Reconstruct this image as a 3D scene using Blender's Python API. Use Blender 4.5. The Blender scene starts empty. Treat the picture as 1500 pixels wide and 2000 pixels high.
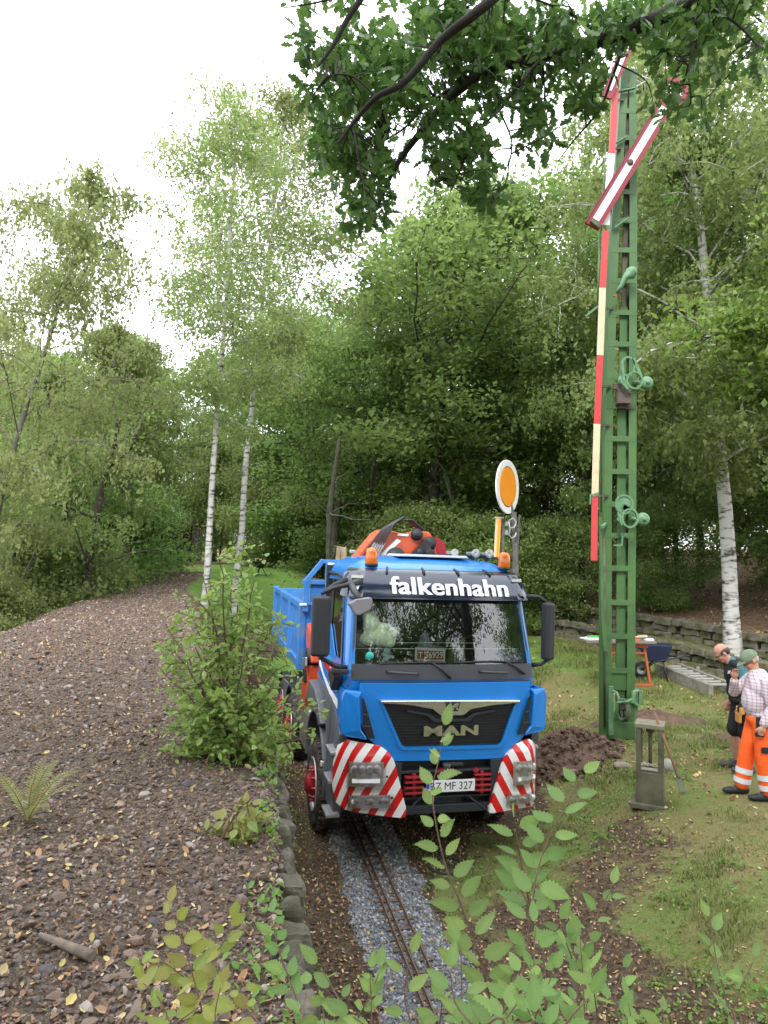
import bpy, bmesh, math, random
import numpy as np
from mathutils import Vector, Matrix, Euler
R = math.radians
sc = bpy.context.scene
COL = sc.collection
# ------------------------------------------------------------------ camera
EYE = 3.37
cam_d = bpy.data.cameras.new('camera'); cam = bpy.data.objects.new('camera', cam_d); COL.objects.link(cam)
cam_d.sensor_fit = 'HORIZONTAL'; cam_d.sensor_width = 36; cam_d.lens = 1403/1500*36
cam_d.clip_end = 1000; cam_d.clip_start = 0.05
cam.matrix_world = Matrix.Translation((0, 0, EYE)) @ Matrix.Rotation(math.pi/2+0.053, 4, 'X') @ Matrix.Rotation(0.020, 4, 'Z')
sc.camera = cam
# ------------------------------------------------------------------ overcast sky
SUN_EL, SUN_AZ = R(44), R(196)
w = bpy.data.worlds.new('World'); sc.world = w; w.use_nodes = True
nt = w.node_tree; nt.nodes.clear()
o = nt.nodes.new('ShaderNodeOutputWorld'); bg = nt.nodes.new('ShaderNodeBackground')
sky = nt.nodes.new('ShaderNodeTexSky'); sky.sky_type = 'NISHITA'; sky.sun_disc = False
sky.sun_elevation = SUN_EL; sky.sun_rotation = SUN_AZ
tc = nt.nodes.new('ShaderNodeTexCoord'); nz = nt.nodes.new('ShaderNodeTexNoise'); nz.inputs['Scale'].default_value = 2.2; nz.inputs['Detail'].default_value = 4
cr = nt.nodes.new('ShaderNodeValToRGB')
cr.color_ramp.elements[0].position = 0.35; cr.color_ramp.elements[0].color = (13.5, 14.6, 16.2, 1)
cr.color_ramp.elements[1].position = 0.65; cr.color_ramp.elements[1].color = (18.5, 18.7, 19.0, 1)
mx = nt.nodes.new('ShaderNodeMix'); mx.data_type = 'RGBA'; mx.inputs[0].default_value = 0.88
nt.links.new(tc.outputs['Generated'], nz.inputs['Vector']); nt.links.new(nz.outputs['Fac'], cr.inputs['Fac'])
nt.links.new(sky.outputs[0], mx.inputs[6]); nt.links.new(cr.outputs[0], mx.inputs[7])
nt.links.new(mx.outputs[2], bg.inputs['Color']); bg.inputs['Strength'].default_value = 0.10
nt.links.new(bg.outputs[0], o.inputs[0])
sd = bpy.data.lights.new('sun', 'SUN'); sd.energy = 1.5; sd.angle = R(14); sd.color = (1, .97, .92)
so = bpy.data.objects.new('sun', sd); COL.objects.link(so)
sdir = Vector((math.sin(SUN_AZ)*math.cos(SUN_EL), math.cos(SUN_AZ)*math.cos(SUN_EL), math.sin(SUN_EL)))
so.rotation_euler = sdir.to_track_quat('Z', 'Y').to_euler(); so.location = (0, -5, 30)
sc.view_settings.view_transform = 'Standard'; sc.view_settings.look = 'None'; sc.view_settings.gamma = 1; sc.view_settings.exposure = 1.15
try:
    sc.cycles.max_bounces = 8; sc.cycles.transparent_max_bounces = 8
except Exception: pass

# ------------------------------------------------------------------ helpers
def lin(c):
    return tuple((x/12.92 if x <= .04045 else ((x+.055)/1.055)**2.4) for x in c)
def hexc(r, g, b): return lin((r/255, g/255, b/255))
def nodes(m):
    m.use_nodes = True; n = m.node_tree; return n, n.nodes['Principled BSDF']
def mat(name, col, rough=.6, metal=0, col2=None, scale=8, detail=4, bump=0, bscale=40, spec=None, coat=0, lo=.35, hi=.65, bdist=.01):
    m = bpy.data.materials.new(name); n, p = nodes(m)
    p.inputs['Roughness'].default_value = rough; p.inputs['Metallic'].default_value = metal
    p.inputs['Base Color'].default_value = (*col, 1)
    if spec is not None: p.inputs['Specular IOR Level'].default_value = spec
    if coat: p.inputs['Coat Weight'].default_value = coat; p.inputs['Coat Roughness'].default_value = .08
    t = n.nodes.new('ShaderNodeTexCoord')
    if col2 is not None:
        z = n.nodes.new('ShaderNodeTexNoise'); z.inputs['Scale'].default_value = scale; z.inputs['Detail'].default_value = detail
        r = n.nodes.new('ShaderNodeValToRGB'); e = r.color_ramp.elements
        e[0].position = lo; e[0].color = (*col, 1); e[1].position = hi; e[1].color = (*col2, 1)
        n.links.new(t.outputs['Object'], z.inputs['Vector']); n.links.new(z.outputs['Fac'], r.inputs['Fac']); n.links.new(r.outputs[0], p.inputs['Base Color'])
    if bump:
        z = n.nodes.new('ShaderNodeTexNoise'); z.inputs['Scale'].default_value = bscale; z.inputs['Detail'].default_value = 5
        b = n.nodes.new('ShaderNodeBump'); b.inputs['Strength'].default_value = bump; b.inputs['Distance'].default_value = bdist
        n.links.new(t.outputs['Object'], z.inputs['Vector']); n.links.new(z.outputs['Fac'], b.inputs['Height']); n.links.new(b.outputs[0], p.inputs['Normal'])
    return m
def grime(m, col, thr=.60, soft=.12, scale=5, amt=.8, seed=0.0):
    """blotches of dirt, rust or dust with ragged outlines over an existing material"""
    n, p = nodes(m); L = n.links; t = n.nodes.new('ShaderNodeTexCoord'); mp = n.nodes.new('ShaderNodeMapping'); mp.inputs['Location'].default_value = (seed, seed*2, 0); L.new(t.outputs['Object'], mp.inputs[0])
    z = n.nodes.new('ShaderNodeTexNoise'); z.inputs['Scale'].default_value = scale; z.inputs['Detail'].default_value = 9; z.inputs['Roughness'].default_value = .68; L.new(mp.outputs[0], z.inputs['Vector'])
    r = n.nodes.new('ShaderNodeMapRange'); r.inputs['From Min'].default_value = thr; r.inputs['From Max'].default_value = thr+soft; r.inputs['To Max'].default_value = amt; L.new(z.outputs['Fac'], r.inputs['Value'])
    x = n.nodes.new('ShaderNodeMix'); x.data_type = 'RGBA'; x.inputs[7].default_value = (*col, 1); L.new(r.outputs[0], x.inputs[0])
    bc = p.inputs['Base Color']
    if bc.is_linked: L.new(bc.links[0].from_socket, x.inputs[6])
    else: x.inputs[6].default_value = bc.default_value
    L.new(x.outputs[2], bc)
    ro = n.nodes.new('ShaderNodeMapRange'); ro.inputs['To Min'].default_value = p.inputs['Roughness'].default_value; ro.inputs['To Max'].default_value = .9; L.new(r.outputs[0], ro.inputs['Value']); L.new(ro.outputs[0], p.inputs['Roughness'])
def leafmat(name, cols, trans=.35, rough=.55, objvar=.25):
    """per-leaf colour from a ramp by island, plus a per-tree shift; two sided translucency"""
    m = bpy.data.materials.new(name); n, p = nodes(m); L = n.links
    g = n.nodes.new('ShaderNodeNewGeometry'); r = n.nodes.new('ShaderNodeValToRGB')
    r.color_ramp.elements[0].color = (*cols[0], 1); r.color_ramp.elements[1].color = (*cols[-1], 1)
    for i, c in enumerate(cols[1:-1]):
        e = r.color_ramp.elements.new((i+1)/(len(cols)-1)); e.color = (*c, 1)
    L.new(g.outputs['Random Per Island'], r.inputs['Fac'])
    oi = n.nodes.new('ShaderNodeObjectInfo'); h = n.nodes.new('ShaderNodeHueSaturation')
    mr = n.nodes.new('ShaderNodeMapRange'); mr.inputs['To Min'].default_value = 1-objvar; mr.inputs['To Max'].default_value = 1+objvar
    mr2 = n.nodes.new('ShaderNodeMapRange'); mr2.inputs['To Min'].default_value = .485; mr2.inputs['To Max'].default_value = .512
    L.new(oi.outputs['Random'], mr.inputs['Value']); L.new(mr.outputs[0], h.inputs['Value'])
    L.new(oi.outputs['Random'], mr2.inputs['Value']); L.new(mr2.outputs[0], h.inputs['Hue'])
    L.new(r.outputs[0], h.inputs['Color']); L.new(h.outputs[0], p.inputs['Base Color'])
    p.inputs['Roughness'].default_value = rough; p.inputs['Specular IOR Level'].default_value = .35
    tr = n.nodes.new('ShaderNodeBsdfTranslucent'); mxs = n.nodes.new('ShaderNodeMixShader'); mxs.inputs[0].default_value = trans
    hs = n.nodes.new('ShaderNodeHueSaturation'); hs.inputs['Value'].default_value = 1.5; hs.inputs['Saturation'].default_value = 1.0; hs.inputs['Hue'].default_value = .485
    L.new(h.outputs[0], hs.inputs['Color']); L.new(hs.outputs[0], tr.inputs['Color'])
    out = [x for x in n.nodes if x.type == 'OUTPUT_MATERIAL'][0]
    L.new(p.outputs[0], mxs.inputs[1]); L.new(tr.outputs[0], mxs.inputs[2]); L.new(mxs.outputs[0], out.inputs[0])
    return m
def tag(o, label=None, cat=None, group=None, kind=None):
    if label: o['label'] = label
    if cat: o['category'] = cat
    if group: o['group'] = group
    if kind: o['kind'] = kind
    return o
def empty(name, loc=(0, 0, 0), rot=(0, 0, 0)):
    e = bpy.data.objects.new(name, None); COL.objects.link(e); e.location = loc; e.rotation_euler = rot; e.empty_display_size = .2
    return e
def link(name, me, m, parent=None):
    o = bpy.data.objects.new(name, me); COL.objects.link(o)
    for x in (m if isinstance(m, (list, tuple)) else [m]): me.materials.append(x)
    if parent: o.parent = parent
    return o
def copy_tree(o, parent=None):
    c = o.copy(); COL.objects.link(c)
    if parent: c.parent = parent
    for ch in list(o.children): copy_tree(ch, c)
    return c
def np_mesh(name, V, F, smooth=False):
    """V (n,3); F (m,k) of one face size"""
    me = bpy.data.meshes.new(name); V = np.asarray(V, np.float32); F = np.asarray(F, np.int32); k = F.shape[1]
    me.vertices.add(len(V)); me.vertices.foreach_set('co', V.ravel())
    me.loops.add(F.size); me.loops.foreach_set('vertex_index', F.ravel())
    me.polygons.add(len(F)); me.polygons.foreach_set('loop_start', np.arange(0, F.size, k, dtype=np.int32))
    me.polygons.foreach_set('loop_total', np.full(len(F), k, np.int32))
    me.polygons.foreach_set('use_smooth', np.full(len(F), smooth))
    me.update(calc_edges=True); me.validate(); return me
def scatter(tv, tf, C, M, S=None):
    """template verts (K,3), faces (f,k); centres (N,3), matrices (N,3,3) columns = local axes; scale N"""
    tv = np.asarray(tv, float); tf = np.asarray(tf); N = len(C)
    V = np.einsum('nij,kj->nki', M, tv)
    if S is not None: V = V*np.asarray(S)[:, None, None]
    V = V + C[:, None, :]
    F = tf[None]+(np.arange(N)*len(tv))[:, None, None]
    return V.reshape(-1, 3), F.reshape(-1, tf.shape[1])
def frames(D, U):
    """rotation matrices with x axis along D and z axis near U"""
    D = D/np.linalg.norm(D, axis=1, keepdims=True)
    Y = np.cross(U, D); n = np.linalg.norm(Y, axis=1, keepdims=True); n[n < 1e-6] = 1; Y = Y/n
    Z = np.cross(D, Y)
    return np.stack([D, Y, Z], 2)
def rnd_frames(rs, N, up=.6, down=0.0):
    U = rs.normal(size=(N, 3)); U /= np.linalg.norm(U, axis=1, keepdims=True); U[:, 2] = np.abs(U[:, 2]); U[:, 2] += up
    D = rs.normal(size=(N, 3)); D[:, 2] -= down
    return frames(D, U)
class MB:
    def __init__(s): s.v = []; s.f = []; s.m = []; s.sm = []
    def add(s, V, F, m=0, smooth=False):
        b = len(s.v); s.v += [tuple(map(float, p)) for p in V]; s.f += [tuple(b+i for i in f) for f in F]; s.m += [m]*len(F); s.sm += [smooth]*len(F); return s
    def box(s, c, d, rot=None, m=0, taper=1.0):
        x, y, z = [q/2 for q in d]; P = []
        for k in (-1, 1):
            t = taper if k > 0 else 1
            P += [Vector((-x*t, -y*t, k*z)), Vector((x*t, -y*t, k*z)), Vector((x*t, y*t, k*z)), Vector((-x*t, y*t, k*z))]
        if rot is not None:
            M = rot if isinstance(rot, Matrix) else Euler(rot).to_matrix(); P = [M @ p for p in P]
        P = [p+Vector(c) for p in P]
        return s.add(P, [(3, 2, 1, 0), (4, 5, 6, 7), (0, 1, 5, 4), (1, 2, 6, 5), (2, 3, 7, 6), (3, 0, 4, 7)], m)
    def bar(s, a, b, wd, ht, m=0, up=(0, 0, 1)):
        a, b = Vector(a), Vector(b); d = (b-a); L = d.length; d.normalize(); u = Vector(up)
        if abs(d.z) > .97 and tuple(up) == (0, 0, 1): u = Vector((0, 1, 0))
        x = d.cross(u)
        if x.length < 1e-4: x = d.cross(Vector((1, 0, 0)))
        x.normalize(); z = x.cross(d)
        M = Matrix((x, d, z)).transposed()
        return s.box((a+b)/2, (wd, L, ht), M, m)
    def tube(s, pts, r, n=10, m=0, cap=True, smooth=True):
        pts = [Vector(p) for p in pts]; rr = r if isinstance(r, (list, tuple, np.ndarray)) else [r]*len(pts)
        V = []; prev = None
        for i, p in enumerate(pts):
            d = (pts[min(i+1, len(pts)-1)]-pts[max(i-1, 0)]).normalized()
            if prev is None:
                x = d.cross(Vector((0, 0, 1)));
                if x.length < 1e-3: x = d.cross(Vector((1, 0, 0)))
            else: x = prev-d*prev.dot(d)
            x.normalize(); prev = x; y = d.cross(x)
            for k in range(n):
                a = 2*math.pi*k/n; V.append(p+(x*math.cos(a)+y*math.sin(a))*rr[i])
        F = []
        for i in range(len(pts)-1):
            for k in range(n): k2 = (k+1) % n; F.append((i*n+k, i*n+k2, (i+1)*n+k2, (i+1)*n+k))
        s.add(V, F, m, smooth)
        if cap:
            b = len(s.v)-len(V); s.f += [tuple(b+k for k in reversed(range(n))), tuple(b+(len(pts)-1)*n+k for k in range(n))]; s.m += [m, m]; s.sm += [False, False]
        return s
    def lathe(s, prof, c=(0, 0, 0), axis='Z', n=24, m=0, smooth=True):
        V = []
        for r, h in prof:
            for k in range(n):
                a = 2*math.pi*k/n; p = (r*math.cos(a), r*math.sin(a), h)
                if axis == 'X': p = (p[2], p[0], p[1])
                elif axis == 'Y': p = (p[0], p[2], p[1])
                V.append((p[0]+c[0], p[1]+c[1], p[2]+c[2]))
        F = []
        for i in range(len(prof)-1):
            for k in range(n): k2 = (k+1) % n; F.append((i*n+k, i*n+k2, (i+1)*n+k2, (i+1)*n+k))
        return s.add(V, F, m, smooth)
    def prism(s, pts, off, m=0):
        """planar polygon of 3D points pushed along off"""
        n = len(pts); P = [Vector(p) for p in pts]; o = Vector(off)
        V = P+[p+o for p in P]
        F = [tuple(reversed(range(n))), tuple(range(n, 2*n))]+[(i, (i+1) % n, n+(i+1) % n, n+i) for i in range(n)]
        return s.add(V, F, m)
    def ell(s, c, r, m=0, n=12, rot=None):
        V = []; F = []; k = n//2
        for i in range(1, k):
            t = math.pi*i/k
            for j in range(n): a = 2*math.pi*j/n; V.append(Vector((r[0]*math.sin(t)*math.cos(a), r[1]*math.sin(t)*math.sin(a), r[2]*math.cos(t))))
        V += [Vector((0, 0, r[2])), Vector((0, 0, -r[2]))]; top = len(V)-2
        for i in range(k-2):
            for j in range(n): j2 = (j+1) % n; F.append((i*n+j, (i+1)*n+j, (i+1)*n+j2, i*n+j2))
        for j in range(n): j2 = (j+1) % n; F.append((top, j, j2)); F.append((top+1, (k-2)*n+j2, (k-2)*n+j))
        if rot is not None:
            M = Euler(rot).to_matrix(); V = [M @ v for v in V]
        return s.add([v+Vector(c) for v in V], F, m, True)
    def build(s, name, mats, parent=None, bevel=0, seg=2, sub=0, fix=True):
        me = bpy.data.meshes.new(name); me.from_pydata(s.v, [], s.f)
        me.polygons.foreach_set('material_index', s.m); me.polygons.foreach_set('use_smooth', s.sm); me.update()
        if fix:
            bm = bmesh.new(); bm.from_mesh(me); bmesh.ops.recalc_face_normals(bm, faces=bm.faces); bm.to_mesh(me); bm.free()
        o = link(name, me, mats, parent)
        if bevel:
            b = o.modifiers.new('bevel', 'BEVEL'); b.width = bevel; b.segments = seg; b.limit_method = 'ANGLE'; b.angle_limit = R(35); b.harden_normals = False
        if sub:
            b = o.modifiers.new('sub', 'SUBSURF'); b.levels = sub; b.render_levels = sub
        return o
def blob(name, caps, ells, m, parent=None, voxel=.012, smooth=6):
    """tapered capsules and ellipsoids fused into ONE continuous smooth surface"""
    b = MB()
    for (p, q, r0, r1) in caps:
        p, q = Vector(p), Vector(q); k = 6
        b.tube([p.lerp(q, i/k) for i in range(k+1)], [r0+(r1-r0)*i/k for i in range(k+1)], 14)
        b.ell(p, (r0,)*3); b.ell(q, (r1,)*3)
    for e in ells:
        b.ell(e[0], e[1], rot=e[2] if len(e) > 2 else None, n=16)
    o = b.build(name, m, parent)
    md = o.modifiers.new('r', 'REMESH'); md.mode = 'VOXEL'; md.voxel_size = voxel; md.use_smooth_shade = True
    s_ = o.modifiers.new('s', 'SMOOTH'); s_.iterations = smooth; s_.factor = .5
    dg = bpy.context.evaluated_depsgraph_get(); me = bpy.data.meshes.new_from_object(o.evaluated_get(dg)); o.modifiers.clear(); o.data = me
    return o
def text_mesh(name, body, size, m, parent, loc, rot, extr=.004, offset=0, width=None, shear=0, space=1.0, align='LEFT'):
    c = bpy.data.curves.new(name, 'FONT'); c.body = body; c.size = size; c.extrude = extr; c.offset = offset; c.shear = shear; c.align_x = align; c.space_character = space
    t = bpy.data.objects.new(name, c); COL.objects.link(t)
    dg = bpy.context.evaluated_depsgraph_get(); me = bpy.data.meshes.new_from_object(t.evaluated_get(dg)); bpy.data.objects.remove(t)
    if width:
        xs = [v.co.x for v in me.vertices]; k = width/(max(xs)-min(xs)); x0 = min(xs) if align == 'LEFT' else 0
        for v in me.vertices: v.co.x = (v.co.x-x0)*k
    me.materials.clear(); o = link(name, me, m, parent); o.location = loc; o.rotation_euler = rot
    return o
def sstep(a, b, x):
    t = np.clip((x-a)/(b-a), 0, 1); return t*t*(3-2*t)
_rs = np.random.RandomState(7); _G = _rs.rand(256, 256)
def vnoise(x, y):
    xi = np.floor(x).astype(int); yi = np.floor(y).astype(int); fx = x-xi; fy = y-yi; fx = fx*fx*(3-2*fx); fy = fy*fy*(3-2*fy)
    g = lambda a, b: _G[a % 256, b % 256]
    return (g(xi, yi)*(1-fx)+g(xi+1, yi)*fx)*(1-fy)+(g(xi, yi+1)*(1-fx)+g(xi+1, yi+1)*fx)*fy
def fbm(x, y, o=4):
    s = 0; a = .5
    for i in range(o): s = s+a*(vnoise(x*2**i+13*i, y*2**i+7*i)-.5); a *= .5
    return s
def pix(px, py, y):
    """world point at depth y on the ray of photograph position (px,py): used to measure where things stand"""
    a, b = px-750, py-1000; c_, s_ = math.cos(.02), math.sin(.02); a, b = a*c_+b*s_, -a*s_+b*c_
    f = 1403.; c, s = math.cos(.053), math.sin(.053)
    d = Vector((a/f, c+b/f*s, s-b/f*c)); return Vector((0, 0, EYE))+d*(y/d.y)
# ------------------------------------------------------------------ terrain
def wall_d(x, y): return (x-8.3)*.955+(y-15.6)*.295      # distance to the right of the lower terrace wall
def track_x(y): return .52-.2*(y-5.37)-.0005*(y-5.37)**2*(y > 5.37)
def mound_xr(y): return np.interp(y, [2.3, 3, 5.2, 6.2, 7.5, 10.6, 18, 30], [-.22, -.37, -.75, -1.05, -1.6, -2.8, -5.0, -6.4])
def hgt(x, y, noise=True):
    x = np.asarray(x, float); y = np.asarray(y, float)
    z = -.1+np.zeros_like(x)
    z = z+.45*sstep(1.4, 4.4, x)*sstep(3, 8, y)+.15*sstep(1.4, 4.4, x)
    z = z+.2*sstep(12, 20, y)*sstep(2, 6, x)
    d = wall_d(x, y)
    right = .45*sstep(-.02, .06, d)+.45*sstep(.83, .91, d)+np.clip(d-.9, 0, 16)*.125
    z = z+right*sstep(10.5, 12.5, y+x*.2)
    z = z+2.5*sstep(13, 34, y)*(1-sstep(-7, -1.5, d))+.9*sstep(45, 110, y)
    # left valley
    z = z-1.3*sstep(-9, -14, x)*(1-sstep(18, 40, y))
    # mound with the stones
    xr = mound_xr(y); wr = np.interp(y, [2, 5.4, 7, 10, 20], [.10, .14, .8, 1.6, 3])
    mt = 1.72+.045*np.clip(y-3, 0, 20)
    a = 1-sstep(0, 1, (x-xr)/wr)
    xl = np.interp(y, [0, 6, 8.5, 13, 17, 22, 28], [-4.6, -4.3, -4.7, -5.7, -6.1, -6.9, -7.5])
    a = a*sstep(-2.6, 0, x-xl)*(1-sstep(22, 31, y))
    z = z*(1-a)+mt*a
    z = z+.16*np.exp(-((x+4.2)**2/6+(y-9)**2/20))*a
    near = (1-sstep(1.9, 2.35, y+0.1*np.sin(x*2)))*(1-sstep(6.5, 9, x)); z = z*(1-near)+1.72*near
    if noise:
        z = z+fbm(x*.35, y*.35, 3)*.18*(1-.9*np.exp(-((x-track_x(y))/1.1)**2))+fbm(x*2.1, y*2.1, 4)*.06*(.4+a)*(1-.7*np.exp(-((x-track_x(y))/.5)**2))
        pile = np.exp(-(((x-2.75)/.75)**2+((y-11.3)/1.1)**2)*1.3)
        z = z+.0*pile
    return z
def H1(x, y): return float(hgt(np.array([x]), np.array([y]))[0])
def axis(lo, hi, c, n, k):
    a = np.arcsinh((lo-c)/k); b = np.arcsinh((hi-c)/k); return c+k*np.sinh(np.linspace(a, b, n))
gx = axis(-150, 170, -.2, 520, 3.2); gy = axis(-60, 320, 5.5, 640, 4.2)
GX, GY = np.meshgrid(gx, gy); GZ = hgt(GX, GY)
ny, nx = GX.shape
ii = (np.arange(ny-1)[:, None]*nx+np.arange(nx-1)[None]).ravel()
gme = np_mesh('ground', np.stack([GX, GY, GZ], 2).reshape(-1, 3), np.stack([ii, ii+1, ii+nx+1, ii+nx], 1), True)
def mound_w(x, y):
    xr = mound_xr(y); return np.clip((1-sstep(-.1, .35, (x-xr)))*(1-sstep(20, 26, y))*sstep(-13, -9, x)+(1-sstep(2.0, 2.4, y)), 0, 1)
def grass_w(x, y):
    tx = track_x(y); n = fbm(x*.6+3, y*.6, 4)
    g = sstep(1.6, 3.4, x+n*3.0-.1*np.clip(9-y, -3, 4)) + .75*sstep(.05, .2, n+.02)*(np.abs(x-tx) > .5) + sstep(14, 22, y)
    g = g*(1-sstep(.75, 1.25, wall_d(x, y)+n)*(1-0))
    return np.clip(g*(1-mound_w(x, y)), 0, 1)
def ballast_w(x, y): return (1-sstep(.33, .45, np.abs(x-track_x(y))+fbm(x*4, y*4, 3)*.25))*sstep(2.3, 2.6, y)*(1-sstep(15.5, 17, y))
def addattr(me, name, arr):
    a = me.attributes.new(name, 'FLOAT', 'POINT'); a.data.foreach_set('value', np.asarray(arr, np.float32).ravel())
addattr(gme, 'mound', mound_w(GX, GY)); addattr(gme, 'grass', grass_w(GX, GY)); addattr(gme, 'ballast', ballast_w(GX, GY))
slope_w = sstep(.8, 1.3, wall_d(GX, GY))*(GY > 8)
far_lawn = sstep(15, 19, GY)*(1-sstep(-2, 0, wall_d(GX, GY)))*sstep(-10, -7, GX)
addattr(gme, 'litter', slope_w); addattr(gme, 'lawn', far_lawn)
gm = bpy.data.materials.new('ground_cover'); n, p = nodes(gm); L = n.links
p.inputs['Roughness'].default_value = .95; p.inputs['Specular IOR Level'].default_value = .15
tcn = n.nodes.new('ShaderNodeTexCoord')
def NZ(scale, detail=5, rough=.6):
    z = n.nodes.new('ShaderNodeTexNoise'); z.inputs['Scale'].default_value = scale; z.inputs['Detail'].default_value = detail; z.inputs['Roughness'].default_value = rough
    L.new(tcn.outputs['Object'], z.inputs['Vector']); return z.outputs['Fac']
def RAMP(fac, stops):
    r = n.nodes.new('ShaderNodeValToRGB'); e = r.color_ramp.elements
    e[0].position = stops[0][0]; e[0].color = (*stops[0][1], 1); e[1].position = stops[-1][0]; e[1].color = (*stops[-1][1], 1)
    for q, c in stops[1:-1]: k = e.new(q); k.color = (*c, 1)
    L.new(fac, r.inputs['Fac']); return r.outputs[0]
def ATT(nm):
    a = n.nodes.new('ShaderNodeAttribute'); a.attribute_name = nm; return a.outputs['Fac']
def MIX(f, a, b):
    m_ = n.nodes.new('ShaderNodeMix'); m_.data_type = 'RGBA'
    if isinstance(f, float): m_.inputs[0].default_value = f
    else: L.new(f, m_.inputs[0])
    L.new(a, m_.inputs[6]); L.new(b, m_.inputs[7]); return m_.outputs[2]
def EDGE(nm, sc_=9, lo=.35, hi=.6):
    """attribute sharpened by noise so borders are ragged"""
    a = n.nodes.new('ShaderNodeMath'); a.operation = 'ADD'; L.new(ATT(nm), a.inputs[0])
    s = n.nodes.new('ShaderNodeMath'); s.operation = 'MULTIPLY_ADD'; s.inputs[1].default_value = 1.1; s.inputs[2].default_value = -.55
    L.new(NZ(sc_, 6), s.inputs[0]); L.new(s.outputs[0], a.inputs[1])
    m_ = n.nodes.new('ShaderNodeMapRange'); m_.inputs['From Min'].default_value = lo; m_.inputs['From Max'].default_value = hi; L.new(a.outputs[0], m_.inputs['Value']); return m_.outputs[0]
soil = RAMP(NZ(22, 8), [(.3, (.045, .032, .022)), (.5, (.10, .072, .05)), (.7, (.17, .13, .09))])
moundc = RAMP(NZ(30, 8, .7), [(.3, (.055, .040, .030)), (.5, (.13, .098, .075)), (.62, (.21, .16, .125)), (.75, (.32, .27, .22))])
grassc = RAMP(NZ(14, 8, .7), [(.28, (.10, .085, .035)), (.45, (.155, .165, .055)), (.6, (.17, .225, .07)), (.75, (.25, .27, .10))])
grass2 = RAMP(NZ(1.1, 6, .65), [(.36, (.20, .14, .08)), (.48, (.22, .18, .09)), (.6, (.14, .20, .055))])
grassc = MIX(.5, grassc, grass2); fine = RAMP(NZ(90, 6, .8), [(.3, (.45, .42, .38)), (.5, (1, 1, 1)), (.72, (1.75, 1.65, 1.5))])
def MUL(a, b_):
    m_ = n.nodes.new('ShaderNodeMix'); m_.data_type = 'RGBA'; m_.blend_type = 'MULTIPLY'; m_.inputs[0].default_value = 1; L.new(a, m_.inputs[6]); L.new(b_, m_.inputs[7]); return m_.outputs[2]
grassc = MUL(grassc, fine); soil = MUL(soil, fine); moundc = MUL(moundc, fine)
lawnc = RAMP(NZ(3, 6), [(.3, (.09, .17, .035)), (.7, (.16, .27, .06))])
ballc = RAMP(NZ(60, 6, .8), [(.3, (.09, .095, .105)), (.55, (.22, .23, .25)), (.75, (.38, .39, .40))])
litc = RAMP(NZ(9, 8, .7), [(.3, (.13, .08, .052)), (.55, (.25, .165, .11)), (.75, (.36, .27, .19))])
c = MIX(EDGE('grass'), soil, grassc); c = MIX(EDGE('lawn'), c, lawnc); c = MIX(EDGE('litter', 2, .4, .9), c, litc)
c = MIX(EDGE('mound', 6), c, moundc); c = MIX(EDGE('ballast', 12), c, ballc)
L.new(c, p.inputs['Base Color'])
bmp = n.nodes.new('ShaderNodeBump'); bmp.inputs['Strength'].default_value = .9; bmp.inputs['Distance'].default_value = .03; L.new(NZ(35, 8, .75), bmp.inputs['Height']); L.new(bmp.outputs[0], p.inputs['Normal'])
g = link('ground', gme, gm); tag(g, kind='structure')

# ------------------------------------------------------------------ loose cover: stones, fallen leaves, grass (nobody could count them)
rs = np.random.RandomState(3)
def ico():
    bm = bmesh.new(); bmesh.ops.create_icosphere(bm, subdivisions=1, radius=1); v = np.array([x.co[:] for x in bm.verts]); f = np.array([[y.index for y in x.verts] for x in bm.faces]); bm.free(); return v, f
iv, jf = ico()
def samp(N, x0, x1, y0, y1, wf, near=1.0):
    """random ground points, denser towards the camera, kept with probability wf"""
    y = y0*(y1/y0)**(rs.rand(N)**near); x = x0+(x1-x0)*rs.rand(N)
    k = rs.rand(N) < wf(x, y); return x[k], y[k]
def inview(x, y, m=1.0): return np.abs(x) < (y*.60+m)
def stones(name, x, y, size, m, flat=.5, sink=.15):
    N = len(x); M = rnd_frames(rs, N, 1.5); S = size*(.45+1.3*rs.rand(N)**2.5)
    A = np.stack([.8+.6*rs.rand(N), .6+.5*rs.rand(N), flat*(.6+.7*rs.rand(N))], 1)
    M = M*A[:, None, :]
    C = np.stack([x, y, hgt(x, y)+S*sink], 1)
    tv = iv*(1+.25*(np.random.RandomState(5).rand(len(iv), 1)-.5))
    V, F = scatter(tv, jf, C, M, S); V = V+rs.normal(size=V.shape)*.001
    return link(name, np_mesh(name, V, F), m)
def islandmat(name, cols, rough=.9, spec=.2, bump=0):
    m = bpy.data.materials.new(name); n_, p_ = nodes(m); g_ = n_.nodes.new('ShaderNodeNewGeometry'); r = n_.nodes.new('ShaderNodeValToRGB'); r.color_ramp.interpolation = 'CONSTANT'
    for i, c_ in enumerate(cols):
        e = r.color_ramp.elements[0] if i == 0 else (r.color_ramp.elements[1] if i == 1 else r.color_ramp.elements.new(i/len(cols)))
        e.position = i/len(cols); e.color = (*c_, 1)
    n_.links.new(g_.outputs['Random Per Island'], r.inputs['Fac']); n_.links.new(r.outputs[0], p_.inputs['Base Color'])
    p_.inputs['Roughness'].default_value = rough; p_.inputs['Specular IOR Level'].default_value = spec; return m
m_stone = islandmat('mound_stone', [(.10, .068, .055), (.13, .09, .07), (.17, .12, .095), (.075, .062, .064), (.21, .155, .125), (.12, .08, .06), (.30, .25, .22), (.15, .105, .08), (.10, .078, .076), (.19, .12, .09)], .75, .4)
x, y = samp(200000, -9, .2, 2.2, 24, lambda x, y: (mound_w(x, y) > .5)*inview(x, y)*(x < mound_xr(y)+.1)*.9, 1.0)
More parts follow.
